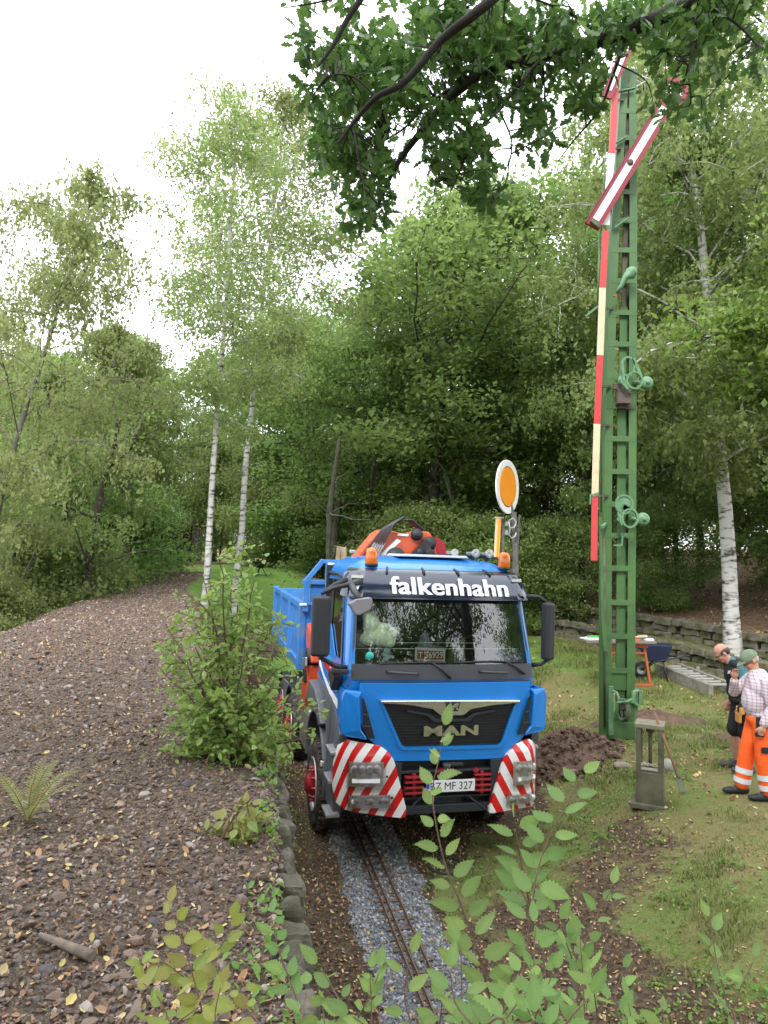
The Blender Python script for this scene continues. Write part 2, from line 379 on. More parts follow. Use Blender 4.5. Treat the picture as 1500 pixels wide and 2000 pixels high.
s_ = stones('mound_gravel', x, y, (.0092+.010*(rs.rand(len(x))<.05))*(1+y*.04), m_stone); tag(s_, 'brown and grey stone chips covering the embankment on the left', 'stone chips', kind='stuff')
m_bal = islandmat('ballast_stone', [(.16, .17, .19), (.24, .25, .27), (.33, .34, .36), (.12, .125, .14), (.42, .43, .44), (.20, .21, .235), (.28, .27, .26)], .8, .3)
x, y = samp(60000, -1.6, 1.6, 3.4, 12, lambda x, y: (ballast_w(x, y) > .3)*1.0, .9)
s_ = stones('ballast', x, y, .0125, m_bal, .8, .3); tag(s_, 'fine blue grey ballast around the narrow garden railway', 'ballast', kind='stuff')
m_litter = islandmat('fallen_leaf', [(.34, .19, .10), (.42, .26, .14), (.22, .12, .07), (.52, .40, .22), (.15, .09, .055), (.36, .23, .14), (.24, .14, .08), (.50, .40, .15), (.18, .11, .07), (.42, .34, .25), (.28, .17, .10), (.12, .08, .05)], .7, .3)
lt = np.array([(-.5, 0, 0), (-.15, .3, .05), (.3, .26, .08), (.55, 0, .02), (.3, -.26, .08), (-.15, -.3, .05), (.05, 0, -.06)])
lf = np.array([(6, 0, 5), (6, 5, 4), (6, 4, 3), (6, 3, 2), (6, 2, 1), (6, 1, 0)])
def litter(name, x, y, size, lift, m):
    N = len(x); M = rnd_frames(rs, N, 1.6); S = size*(.5+.9*rs.rand(N)); C = np.stack([x, y, hgt(x, y)+lift+.006*rs.rand(N)+S*.12], 1)
    V, F = scatter(lt, lf, C, M, S); return link(name, np_mesh(name, V, F), m)
x1, y1 = samp(42000, -9, .2, 2.2, 20, lambda x, y: (mound_w(x, y) > .4)*inview(x, y)*(x < mound_xr(y))*(.22+.8*sstep(-.02, .2, fbm(x*.8+9, y*.8, 3))+.5*(1-sstep(2.5, 6, y))), 1.1)
x2, y2 = samp(80000, -2.6, 8, 3, 14, lambda x, y: (mound_w(x, y) < .5)*inview(x, y)*(.10+.55*(1-grass_w(x, y))+.3*sstep(.0, .15, fbm(x*1.1, y*1.1, 3)))*(1-.5*ballast_w(x, y))*(x > mound_xr(y)+.15), 1.0)
x3, y3 = samp(15000, 3, 22, 8, 34, lambda x, y: .35+.8*(wall_d(x, y) > 1.0), 1.0)
litter('fallen_leaves', np.r_[x1, x2, x3], np.r_[y1, y2, y3], np.r_[np.full(len(x1), .026)+.016*(rs.rand(len(x1)) < .15), np.full(len(x2), .031), np.full(len(x3), .07)], .004, m_litter)
tag(bpy.data.objects['fallen_leaves'], 'tan and yellow fallen leaves strewn over the ground', 'fallen leaves', kind='stuff')
# grass blades
m_grass = leafmat('grass_blade', [(.11, .14, .035), (.16, .21, .055), (.24, .24, .09), (.12, .18, .045), (.28, .23, .12)], .3, .7, 0)
bt = np.array([(0, -.07, 0), (0, .07, 0), (.25, .05, .55), (.25, -.05, .55), (.75, 0, .95)]); bf4 = np.array([(0, 1, 2), (0, 2, 3), (3, 2, 4)])
def blades(name, x, y, size, m):
    N = len(x); a = rs.rand(N)*6.283; X = np.stack([np.cos(a), np.sin(a), 0*a], 1)+rs.normal(size=(N, 3))*.15
    M = frames(X, np.tile([0, 0, 1.], (N, 1))); S = size*(.5+rs.rand(N)); C = np.stack([x, y, hgt(x, y)-.004], 1)
    V, F = scatter(bt, bf4, C, M, S); return link(name, np_mesh(name, V, F), m)
x, y = samp(420000, -3.5, 12, 3.0, 22, lambda x, y: inview(x, y)*(wall_d(x, y) < -.02)*(x > mound_xr(y)+.3)*sstep(.3, .9, grass_w(x, y)+fbm(x*3, y*3, 3)*2.2)*sstep(-.16,.06,fbm(x*.9+2,y*.9,4))*(1-ballast_w(x, y)), 1.0)
blades('lawn_grass', x, y, .030*(1+.07*y)*(.7+.9*sstep(-.1, .15, fbm(x*2.3, y*2.3, 3))), m_grass); tag(bpy.data.objects['lawn_grass'], 'short patchy grass with moss on the right of the track', 'grass', kind='stuff')
# ------------------------------------------------------------------ truck (local axes: x = across, y = towards the tail, z = up)
truck = empty('tipper_truck', (.746, 7.898, 0), (0, .014, .237))
tag(truck, 'bright blue tipper truck with orange folded crane and red and white striped headlight guards', 'truck')
BLUE = mat('truck_blue_paint', (.003, .19, .62), .36, coat=.6, col2=(.004, .175, .56), scale=2.5, bump=.02, bscale=6)
BLUE2 = mat('tipper_blue_paint', (.02, .16, .48), .5, coat=.15, col2=(.05, .20, .50), scale=5, bump=.05, bscale=12)
BLACKP = mat('black_plastic', (.017, .018, .022), .55, bump=.04, bscale=200, bdist=.002)
MESH = mat('grille_mesh', (.008, .008, .010), .6, bump=.2, bscale=260, bdist=.003)
DGREY = mat('dark_grey_panel', (.045, .047, .055), .45)
GREYP = mat('grey_mudguard_plastic', (.085, .095, .115), .5, col2=(.12, .125, .145), scale=3, bump=.05, bscale=90, bdist=.003)
VISOR = mat('dark_visor', (.006, .014, .036), .16, coat=.6)
CHROME = mat('chrome', (.9, .9, .91), .2, metal=1)
SILV = mat('aluminium', (.55, .56, .58), .38, metal=.9, col2=(.40, .41, .43), scale=10)
RUB = mat('tyre_rubber', (.016, .016, .017), .85, col2=(.035, .032, .028), scale=14, bump=.1, bscale=60)
REDP = mat('red_paint', (.30, .014, .022), .4, coat=.3)
ORNG = mat('crane_orange', (.60, .085, .022), .42, col2=(.50, .07, .02), scale=6, coat=.2)
WHITE = mat('white_vinyl', (.82, .82, .84), .45)
WOOD = mat('weathered_boards', (.22, .16, .10), .8, col2=(.34, .26, .17), scale=7, bump=.2, bscale=25)
AMBER = mat('amber_lens', (.85, .20, .01), .2, coat=.6); AMBER.node_tree.nodes['Principled BSDF'].inputs['Transmission Weight'].default_value = .35
grime(BLUE, (.16, .17, .17), .60, .16, 3.5, .30); grime(BLUE2, (.15, .13, .11), .55, .12, 4, .6); grime(BLACKP, (.10, .085, .07), .56, .15, 6, .5); grime(GREYP, (.16, .13, .10), .54, .15, 5, .6); grime(RUB, (.16, .12, .085), .48, .15, 7, .8); grime(ORNG, (.10, .07, .055), .60, .10, 7, .7)
INTER = mat('cab_interior', (.018, .020, .022), .8)
def glassmat(name, tint, fac, rough=.0):
    m = bpy.data.materials.new(name); m.use_nodes = True; n = m.node_tree; n.nodes.clear(); L = n.links
    o = n.nodes.new('ShaderNodeOutputMaterial'); mxs = n.nodes.new('ShaderNodeMixShader'); t = n.nodes.new('ShaderNodeBsdfTransparent'); g = n.nodes.new('ShaderNodeBsdfGlossy')
    t.inputs[0].default_value = (*tint, 1); g.inputs['Roughness'].default_value = rough; f = n.nodes.new('ShaderNodeFresnel'); f.inputs['IOR'].default_value = 1.5
    a = n.nodes.new('ShaderNodeMath'); a.operation = 'MULTIPLY_ADD'; a.inputs[1].default_value = 1.3; a.inputs[2].default_value = fac
    L.new(f.outputs[0], a.inputs[0]); L.new(a.outputs[0], mxs.inputs[0]); L.new(t.outputs[0], mxs.inputs[1]); L.new(g.outputs[0], mxs.inputs[2]); L.new(mxs.outputs[0], o.inputs[0]); return m
GLASS = glassmat('windscreen_glass', (.82, .90, .86), .07); SIDEG = glassmat('side_glass', (.45, .52, .47), .05); LENS = glassmat('lamp_glass', (.9, .9, .9), .02)
def stripes(name, sgn):
    m = bpy.data.materials.new(name); n, p = nodes(m); L = n.links
    t = n.nodes.new('ShaderNodeTexCoord'); s = n.nodes.new('ShaderNodeSeparateXYZ'); L.new(t.outputs['Object'], s.inputs[0])
    a = n.nodes.new('ShaderNodeMath'); a.operation = 'MULTIPLY_ADD'; a.inputs[1].default_value = -.62*sgn; L.new(s.outputs['Z'], a.inputs[0]); L.new(s.outputs['X'], a.inputs[2])
    y_ = n.nodes.new('ShaderNodeMath'); y_.operation = 'MULTIPLY_ADD'; y_.inputs[1].default_value = -.9*sgn; L.new(s.outputs['Y'], y_.inputs[0]); L.new(a.outputs[0], y_.inputs[2])
    b = n.nodes.new('ShaderNodeMath'); b.operation = 'MULTIPLY_ADD'; b.inputs[1].default_value = 1/.205; b.inputs[2].default_value = 20.62 if sgn > 0 else 20.42; L.new(y_.outputs[0], b.inputs[0])
    f = n.nodes.new('ShaderNodeMath'); f.operation = 'FRACT'; L.new(b.outputs[0], f.inputs[0])
    g = n.nodes.new('ShaderNodeMath'); g.operation = 'GREATER_THAN'; g.inputs[1].default_value = .52; L.new(f.outputs[0], g.inputs[0])
    x = n.nodes.new('ShaderNodeMix'); x.data_type = 'RGBA'; x.inputs[6].default_value = (.78, .78, .78, 1); x.inputs[7].default_value = (.62, .006, .010, 1)
    L.new(g.outputs[0], x.inputs[0]); L.new(x.outputs[2], p.inputs['Base Color']); p.inputs['Roughness'].default_value = .3; p.inputs['Coat Weight'].default_value = .4; return m
STL, STR = stripes('warning_stripes_rising', 1), stripes('warning_stripes_falling', -1)
grime(STL, (.22, .17, .12), .60, .14, 9, .55); grime(STR, (.22, .17, .12), .60, .14, 9, .55, 3)
X0 = -.04
_W = [1.10, 1.40, 1.85, 1.97, 2.12, 2.85, 3.00, 3.13, 3.20, 3.26, 3.29, 3.30]
_A = [1.10, 1.125, 1.125, 1.115, 1.105, 1.06, 1.04, 1.00, .93, .80, .55, .2]
_V = [.09, .09, .09, .06, .08, .30, .37, .46, .58, .78, 1.0, 1.2]
REAR = 1.95
def surf(s, w, off=0.0):
    """cab skin: s = 0 centre of the front, 1 start of the corner, 2 start of the side, 3 rear edge; sign picks the side"""
    a = np.interp(w, _W, _A); v0 = np.interp(w, _W, _V); r = .15; bow = .07
    rear = np.interp(w, _W, [REAR]*7+[REAR, 1.93, 1.88, 1.7, 1.5])
    q = abs(s); sg = 1 if s >= 0 else -1
    if q <= 1: u = q*(a-r); v = v0+bow*q*q; nu, nv = 0.12*q, -1
    elif q <= 2: t = (q-1)*math.pi/2; u = a-r+r*math.sin(t); v = v0+bow+r-r*math.cos(t); nu, nv = math.sin(t), -math.cos(t)
    else: t = q-2; u = a; v = v0+bow+r+t*(rear-v0-bow-r); nu, nv = 1, 0
    return Vector((X0+sg*(u+nu*off), v+nv*off, w))
def patch(mb, ss, ws, off, m=0, skip=None, smooth=True):
    V = [surf(s, w_, off) for w_ in ws for s in ss]; k = len(ss)
    F = [(i*k+j, i*k+j+1, (i+1)*k+j+1, (i+1)*k+j) for i in range(len(ws)-1) for j in range(k-1) if not (skip and skip((ss[j]+ss[j+1])/2, (ws[i]+ws[i+1])/2))]
    mb.add(V, F, m, smooth); return mb
SS = [-3, -2.95, -2.5, -2.12, -2.0, -1.75, -1.5, -1.25, -1, -.75, -.5, -.25, 0, .25, .5, .75, 1, 1.25, 1.5, 1.75, 2.0, 2.12, 2.5, 2.95, 3]
WS = [1.40, 1.55, 1.70, 1.85, 1.95, 2.12, 2.22, 2.4, 2.6, 2.8, 2.85, 2.98, 3.06, 3.13, 3.17, 3.20, 3.235, 3.26, 3.28, 3.29, 3.30]
b = MB()
def sk(s, w_):
    if abs(s) < 1.25 and 2.12 < w_ < 2.85: return True
    if 2.12 < abs(s) < 2.95 and 2.12 < w_ < 2.98: return True
    return False
patch(b, SS, WS, 0, 0, sk)
top = [surf(s, 3.30) for s in SS]; b.add(top, [tuple(range(len(top)))], 0)
b.add([surf(-3, 1.4), surf(3, 1.4), surf(3, 3.13), surf(-3, 3.13)], [(0, 1, 2, 3)], 0)
body = b.build('cab_body', BLUE, truck)
sl = body.modifiers.new('s', 'SOLIDIFY'); sl.thickness = .02; sl.offset = -1
# glass
b = MB(); patch(b, [-1.25, -1, -.5, 0, .5, 1, 1.25], [2.12, 2.4, 2.6, 2.85], -.008); ws_ = b.build('windscreen', GLASS, truck)
b = MB()
for sg in (-1, 1):
    for (s0, s1) in ((1.25, 1.36),): patch(b, [sg*s0, sg*s1], [2.0, 2.4, 2.85], .004)
patch(b, [-1.36, -1.25, -1, -.5, 0, .5, 1, 1.25, 1.36], [1.965, 2.05, 2.12, 2.128], .014)
patch(b, [-1.36,-1.25,-1, -.5, 0, .5, 1,1.25, 1.36], [2.10, 2.125], .010)
b.build('windscreen_surround', DGREY, ws_)
for sg in (-1, 1):
    b = MB(); patch(b, [sg*2.12, sg*2.5, sg*2.95], [2.12, 2.5, 2.98], -.006, smooth=False); sw = b.build('side_window', SIDEG, truck)
    b = MB()      # door skin below the window: the glass line drops towards the front
    P = [surf(sg*2.30, 2.125, .003), surf(sg*2.36, 2.20, .003), surf(sg*2.48, 2.36, .003), surf(sg*2.56, 2.44, .003), surf(sg*2.955, 2.46, .003), surf(sg*2.955, 2.1, .003), surf(sg*2.3, 2.1, .003)]
    b.prism(P, (.012*sg, 0, 0)); b.prism([surf(sg*2.56, 2.44, .004), surf(sg*2.62, 2.98, .004), surf(sg*2.66, 2.98, .004), surf(sg*2.61, 2.44, .004)], (.006*sg, 0, 0), 1)
    d = b.build('door', [BLUE, BLACKP], truck)
    h = MB(); h.box(surf(sg*2.86, 2.02, .03), (.03, .2, .05)); h.build('door_handle', BLACKP, d, .008)
    b = MB(); b.tube([surf(sg*2.02, 2.02, .006), surf(sg*2.05, 2.5, .006), surf(sg*2.06, 3.0, .006), surf(sg*2.5, 3.04, .006), surf(sg*2.97, 3.03, .006)], .008, 6); b.build('door_seal', BLACKP, d)
    b = MB(); b.tube([surf(sg*1.95, 3.02, .02), surf(sg*2.4, 3.055, .025), surf(sg*2.98, 3.05, .02)], .02, 8); b.build('rain_gutter', BLACKP, truck)
# interior
b = MB()
b.box((X0, 1.86, 2.2), (2.16, .03, 1.9)); b.box((X0, 1.0, 1.5), (2.05, 1.8, .03)); b.box((X0, 1.15, 3.1), (1.7, 1.3, .02))
b.box((X0, .62, 1.86), (2.0, .62, .42)); b.box((X0, .42, 2.02), (1.95, .3, .12))
for u in (-.6, .55):
    b.box((X0+u, 1.35, 1.75), (.5, .5, .3)); b.box((X0+u, 1.58, 2.15), (.48, .14, .6), (-.15, 0, 0)); b.box((X0+u, 1.66, 2.55), (.28, .1, .2))
b.lathe([(.20, -.012), (.215, 0), (.20, .012), (.19, 0), (.20, -.012)], (0, 0, 0), n=20)
it = b.build('cab_interior', INTER, truck, .02)
b = MB(); pts = [(.5+.21*math.cos(a), .80-.21*math.sin(a)*.45, 2.16+.21*math.sin(a)) for a in np.linspace(0, 6.283, 25)]; b.tube(pts, .016, 6, cap=False); b.tube([(.5, .8, 2.16), (.5, .62, 2.0)], .03, 8); b.build('steering_wheel', BLACKP, it)
b = MB(); b.box((X0, .36, 2.262), (1.95, .02, .006)); b.box((X0, .36, 2.328), (1.0, .02, .006)); b.build('dashboard_rail', mat('rail_pale', (.4, .47, .42), .5), it)
# lower front
FR = .0
def fp(pts, v=FR): return [(u, v, w_) for u, w_ in pts]
b = MB()
P = [(-1.0, 1.945), (.93, 1.945), (.96, 1.60), (.87, 1.34), (.78, 1.26), (.70, 1.16), (.62, 1.115), (-.60, 1.125), (-.68, 1.17), (-.78, 1.27), (-.90, 1.36), (-1.03, 1.60)]
G = [(-.795, 1.765), (.79, 1.745), (.625, 1.265), (.58, 1.235), (-.525, 1.245), (-.57, 1.275)]
def ringprism(mb, outer, inner, v0, v1, m=0):
    """plate with an opening, between two outlines resampled by angle"""
    c = (sum(p[0] for p in inner)/len(inner), sum(p[1] for p in inner)/len(inner))
    def ray_(poly, a):
        dx, dy = math.cos(a), math.sin(a); best = None
        for i in range(len(poly)):
            x1, y1 = poly[i][0]-c[0], poly[i][1]-c[1]; x2, y2 = poly[(i+1) % len(poly)][0]-c[0], poly[(i+1) % len(poly)][1]-c[1]
            den = dx*(y2-y1)-dy*(x2-x1)
            if abs(den) < 1e-9: continue
            t = (x1*(y2-y1)-y1*(x2-x1))/den; u = (x1*dy-y1*dx)/den
            if t > 0 and -1e-6 <= u <= 1+1e-6 and (best is None or t < best): best = t
        return (c[0]+dx*best, c[1]+dy*best)
    an = sorted(set([round(math.atan2(p[1]-c[1], p[0]-c[0]), 5) for p in outer+inner]+[round(x_, 5) for x_ in np.linspace(-3.1, 3.1, 40)])); k = len(an)
    O = [ray_(outer, a) for a in an]; I = [ray_(inner, a) for a in an]
    bow = lambda u: .05*(u/1.1)**2
    V = [(u, v0+bow(u), w_) for u, w_ in O]+[(u, v0+bow(u), w_) for u, w_ in I]+[(u, v1+bow(u), w_) for u, w_ in O]+[(u, v1+bow(u), w_) for u, w_ in I]
    F = []
    for i in range(k):
        j = (i+1) % k; F += [(i, j, k+j, k+i), (i, 2*k+i, 2*k+j, j), (k+i, k+j, 3*k+j, 3*k+i)]
    mb.add(V, F, m)
ringprism(b, P, G, -.012, .05)
panel = b.build('front_panel', BLUE, truck, .012, 3)
b = MB(); b.tube([(u_, .012+.05*(u_/1.1)**2, 1.953) for u_ in np.linspace(-1.02, .95, 14)], .008, 6); b.tube([(-1.135, .05, 1.90), (-1.14, .08, 1.96)], .006, 6); b.build('panel_gap', BLACKP, panel)
b = MB(); Gi = [(u*.95+.0005, 1.50+(w_-1.50)*.93) for u, w_ in G]; ringprism(b, [(u*1.01, 1.5+(w_-1.5)*1.02) for u, w_ in G], [(u*.955, 1.5+(w_-1.5)*.90) for u, w_ in G], -.026, .03); b.build('grille_rim', BLUE, panel, .01, 3)
b = MB(); b.prism(fp(G, .03), (0, .02, 0))
for k in range(14): b.box((0, .022, 1.28+k*.032), (1.2+k*.018, .014, .010))
gr = b.build('grille', MESH, truck)
b = MB()
ctr = [(-.80, 1.772), (.795, 1.752), (.78, 1.725), (.45, 1.70), (.22, 1.665), (.13, 1.60), (-.13, 1.605), (-.22, 1.672), (-.45, 1.715), (-.78, 1.745)]
b.prism(fp(ctr, -.05), (0, .05, 0)); ch = b.build('chrome_strip', CHROME, gr, .010, 3)
b = MB(); b.prism(fp([(-.5, 1.665), (-.25, 1.62), (-.17, 1.565), (.17, 1.56), (.25, 1.615), (.5, 1.65), (.5, 1.625), (.27, 1.585), (.2, 1.525), (-.2, 1.53), (-.27, 1.59), (-.5, 1.64)], -.02), (0, .05, 0)); b.build('grille_brow', BLACKP, gr, .006)
b = MB(); b.prism(fp([(-.085, 1.75), (.09, 1.748), (.065, 1.648), (-.06, 1.65)], -.053), (0, .01, 0)); b.build('badge_ground', BLACKP, ch)
b = MB()
lion = [(-.055, 1.655), (-.04, 1.67), (-.03, 1.695), (-.045, 1.70), (-.03, 1.712), (.0, 1.712), (.02, 1.725), (.045, 1.738), (.07, 1.732), (.075, 1.718), (.055, 1.71), (.05, 1.695), (.062, 1.68), (.06, 1.662), (.045, 1.66), (.042, 1.682), (.02, 1.69), (.012, 1.675), (.016, 1.66), (0, 1.657), (-.008, 1.682), (-.022, 1.675), (-.03, 1.658)]
b.prism(fp(lion, -.060), (0, .01, 0)); b.build('lion_emblem', CHROME, ch)
GOLDC = mat('dull_chrome_letters', (.55, .56, .42), .3, metal=.9)
t = text_mesh('brand_letters', 'MAN', .15, GOLDC, gr, (-.30, -.0, 1.385), (R(90), 0, 0), .012, .007, .62, space=1.05)
t.scale = (1, .92, 1)
# corner air ducts and fins
for sg in (-1, 1):
    b = MB(); q = lambda u, w_, v=-.016: (sg*u+(X0 if sg < 0 else -.02), v, w_)
    b.prism([q(.955, 1.80, -.006), q(.93, 1.78, -.006), q(.80, 1.37, -.006), q(.88, 1.385, -.006), q(.92, 1.46, -.006)], (0, -.014, 0), 0)
    for w_ in (1.50, 1.62): b.bar(q(.85+.2*(w_-1.45), w_, -.028), q(.94, w_+.01, -.028), .012, .012, 1)
    b.build('air_duct', [MESH, DGREY], truck)
    b = MB()
    b.prism([q(.96, 1.86, -.03), q(1.14, 1.87, .03), q(1.165, 1.78, .02), q(1.155, 1.42, .02), q(1.10, 1.395, .0), q(.88, 1.36, -.03), q(.90, 1.40, -.03), q(.955, 1.47, -.035), q(.985, 1.80, -.035)], (0, .10, 0))
    b.prism([q(1.14, 1.868, .03), q(1.165, 1.78, .03), q(1.155, 1.42, .03), (sg*1.13+X0, .42, 1.43), (sg*1.14+X0, .42, 1.86)], (-sg*.03, 0, 0))
    b.build('corner_fin', BLUE, truck, .014, 3)
# sun visor with lettering
b = MB(); SV = [-1.9, -1.75, -1.5, -1.25, -1, -.75, -.5, -.25, 0, .25, .5, .75, 1, 1.25, 1.5, 1.75, 1.9]
V = []; rows = [(2.825, .075), (2.86, .085), (3.0, .075), (3.10, .06), (3.145, .03), (3.165, -.05)]
for w_, off in rows:
    for s in SV: V.append(surf(s, w_, off))
for w_, off in [(3.15, -.04), (3.0, .055), (2.84, .055)]:
    for s in SV: V.append(surf(s, w_, off))
k = len(SV); b.add(V, [(i*k+j, i*k+j+1, (i+1)*k+j+1, (i+1)*k+j) for i in range(8) for j in range(k-1)], 0, True)
b.add([V[j] for j in range(k)]+[V[8*k+j] for j in range(k)], [(j, j+1, k+j+1, k+j) for j in range(k-1)])
visor = b.build('sun_visor', VISOR, truck)
b = MB()
for s in (-.72, -.22, .26, .72): b.tube([surf(s, 3.10, .07), surf(s, 3.13, .06), surf(s, 3.165, .0)], [.012, .016, .012], 6)
for s in (-1.25, 1.25):
    V = [surf(s-.22, 2.84, .09), surf(s+.22, 2.84, .09), surf(s+.22, 3.12, .068), surf(s-.22, 3.12, .068)]; b.prism(V, (0, -.006, 0), 1)
    b.bar(surf(s-.18, 3.055, .093), surf(s+.18, 3.055, .093), .02, .035, 2)
b.build('visor_clip', [BLACKP, mat('visor_end_grey', (.10, .10, .13), .4), mat('marker_lamp', (.55, .55, .50), .2)], visor)
LW = mat('lettering_white', (.80, .80, .84), .4)
tt = text_mesh('visor_lettering', 'falkenhahn', .27, LW, visor, (0, 0, 0), (0, 0, 0), .006, .003, 1.385, space=1.05)
bm = bmesh.new(); bm.from_mesh(tt.data); g_ = bmesh.ops.duplicate(bm, geom=bm.verts[:]+bm.edges[:]+bm.faces[:])
for v in g_['geom']:
    if isinstance(v, bmesh.types.BMVert): v.co += Vector((.013, .001, .0012))
bm.to_mesh(tt.data); bm.free()
for v in tt.data.vertices:
    u = -.645+v.co.x; w_ = 2.885+v.co.y*.98-.01*v.co.x/1.4; s = (u-X0)/(np.interp(w_, _W, _A)-.15); e = surf(s, w_, .096+v.co.z); v.co = (e.x, e.y, e.z)
# beacons, horns, roof hatch
for (u, v) in ((-.80, .62), (.845, .62)):
    b = MB(); b.lathe([(0, 3.17), (.075, 3.17), (.078, 3.20), (.06, 3.21)], (u, v, 0), m=1); b.lathe([(.07, 3.205), (.074, 3.22), (.070, 3.33), (.062, 3.37), (.03, 3.385), (0, 3.386)], (u, v, 0), m=0, n=20); b.build('beacon', [AMBER, BLACKP], truck)
b = MB(); 
for (u, v, r, l) in ((.60, .95, .055, .3), (.78, .95, .055, .22), (.36, 1.05, .05, .3)):
    c_ = (u, v, 3.36); b.lathe([(0, .0), (r*.95, -.03), (r, -.02), (r*.6, .06), (.02, .12), (.018, l), (0, l)], c_, 'Y', 16, 0); b.bar((u, v+.1, 3.26), (u, v+.1, 3.35), .03, .03, 1)
b.bar((.0, 1.1, 3.32), (.95, 1.1, 3.31), .03, .03, 1); b.build('air_horns', [mat('horn_silver', (.6, .6, .6), .3, metal=.6), BLACKP], truck)
b = MB(); b.box((X0+.05, 1.1, 3.31), (.9, .6, .03), taper=.94); b.build('roof_hatch', mat('hatch_grey', (.42, .47, .55), .4), truck, .01)
# wipers and grab handles below the glass
b = MB(); wpt = lambda u, w_, off=.03: surf((u-X0)/.95, w_, off)
b.tube([wpt(.0, 1.99, .04), wpt(-.1, 2.08, .04), wpt(-.2, 2.15, .03)], [.02, .014, .010], 6); b.tube([wpt(-.78, 2.135, .02), wpt(-.4, 2.15, .02), wpt(-.05, 2.15, .02)], .010, 5)
b.tube([wpt(.88, 2.02, .04), wpt(.78, 2.10, .04), wpt(.66, 2.16, .03)], [.02, .014, .010], 6); b.tube([wpt(.05, 2.15, .02), wpt(.5, 2.16, .02), wpt(.9, 2.14, .02)], .010, 5); b.build('wiper', BLACKP, truck)
for (u0, u1) in ((-.70, -.36), (.34, .68)):
    b = MB(); b.tube([wpt(u0, 2.05, .01), wpt(u0+.03, 2.055, .06), wpt((u0+u1)/2, 2.045, .07), wpt(u1-.03, 2.04, .06), wpt(u1, 2.03, .01)], .017, 8); b.build('grab_handle', DGREY, truck)
# bumper
b = MB()
b.box((-.03, .16, .86), (1.35, .1, .56), m=0); b.box((-.03, .055, .60), (1.05, .10, .09), m=1); b.box((-.03, .05, 1.0), (1.2, .09, .03), m=1); b.box((-.03, .05, .80), (1.2, .06, .03), m=1)
b.box((-.03, .05, .72), (1.2, .06, .02), m=1)
for u in (-.60, .54): b.box((u, .05, .88), (.13, .12, .46), m=1)
b.bar((-.50, .0, .56), (-.30, .03, .73), .025, .025, 1); b.bar((.45, .0, .56), (.22, .03, .73), .025, .025, 1); b.box((-.03, .10, .68), (.4, .06, .09), m=1)
b.box((-.03, .45, .75), (1.9, .4, .35), m=0)
bp = b.build('bumper', [MESH, mat('bumper_dark', (.022, .026, .033), .5)], truck, .008)
b = MB()
for sg, u0, u1 in ((-1, -.50, -.285), (1, .285, .47)):
    for w_ in (.955, .905, .845, .79): b.box(((u0+u1)/2, -.005, w_), (u1-u0, .07, .022))
    b.box(((u0+u1)/2, .015, .87), (.04, .06, .24)); b.box((u0+.02 if sg > 0 else u1-.02, .0, 1.0), (.05, .05, .05), (0, .6*sg, 0))
b.prism([(-.15, -.01, .985), (.12, -.01, .98), (.04, -.01, 1.03), (-.08, -.01, 1.03)], (0, .06, 0)); b.build('coupling_bracket', REDP, bp, .005)
b = MB(); b.tube([(-.03, 0, 1.0), (-.03, 0, 1.09)], [.035, .05], 10); b.bar((-.05, 0, 1.08), (.15, -.01, 1.075), .025, .03); b.build('tow_pin', DGREY, bp)
plate = MB(); plate.box((.005, -.055, .862), (.545, .010, .125), m=0); plate.box((-.252, -.062, .862), (.032, .004, .118), m=1)
plo = plate.build('number_plate', [mat('plate_white', (.75, .76, .78), .35), mat('plate_blue', (.0, .07, .45), .4)], truck, .003)
text_mesh('plate_letters', 'BZ MF 327', .115, mat('plate_black', (.01, .01, .01), .5), plo, (-.225, -.0605, .823), (R(90), 0, 0), .001, .0, .475)
text_mesh('plate_country', 'D', .035, mat('plate_letter_white', (.8, .8, .8), .5), plo, (-.264, -.065, .815), (R(90), 0, 0), .0008, .001)
# striped headlight guards
def guard(poly, sg, m):
    b = MB(); q = [Vector((u, 0, w_)) for u, w_ in poly]; c_ = sum((x_ for x_ in q), Vector())/len(q)
    # dense grid clipped by the outline so the panel can wrap round the corner
    bm = bmesh.new(); vs = [bm.verts.new(x_) for x_ in q]; bm.faces.new(vs)
    for ax, lo_, hi_ in ((0, -1.3, 1.3), (2, .5, 1.4)):
        for t_ in np.arange(lo_, hi_, .06):
            no = Vector((1, 0, 0)) if ax == 0 else Vector((0, 0, 1)); bmesh.ops.bisect_plane(bm, geom=bm.verts[:]+bm.edges[:]+bm.faces[:], plane_co=no*t_, plane_no=no)
    ed = max(abs(u) for u, _ in poly)
    for v in bm.verts:
        k = max(0, abs(v.co.x)-(ed-.22))/.22; v.co.y = -.035+.05*abs(v.co.x)**2+.20*k**2.2; v.co.x -= sg*.012*k
        t_ = max(0, v.co.z-1.2)/.14; v.co.y += .06*t_
    me = bpy.data.meshes.new('headlight_guard'); bm.normal_update(); bm.to_mesh(me); bm.free()
    for p_ in me.polygons: p_.use_smooth = True
    o = link('headlight_guard', me, m, truck); s_ = o.modifiers.new('s', 'SOLIDIFY'); s_.thickness = .05; s_.offset = 0
    bv = o.modifiers.new('b', 'BEVEL'); bv.width = .012; bv.segments = 3; bv.angle_limit = R(50); return o
gy_ = lambda u, ed: -.035+.05*u*u+.20*(max(0, abs(u)-(ed-.22))/.22)**2.2
PL = [(-1.10, 1.335), (-1.19, 1.26), (-1.225, 1.10), (-1.225, .82), (-1.19, .67), (-1.12, .635), (-.53, .545), (-.485, .56), (-.475, .62), (-.625, 1.14), (-.67, 1.21), (-.78, 1.285)]
PR = [(.50, .545), (1.03, .59), (1.09, .65), (1.105, .82), (1.09, 1.15), (1.06, 1.22), (.95, 1.295), (.90, 1.30), (.75, 1.25), (.66, 1.17), (.60, 1.08), (.455, .60), (.46, .55)]
LAMP_IN = mat('lamp_reflector', (.50, .47, .49), .2, metal=.45, col2=(.85, .83, .84), scale=22, bump=.3, bscale=30)
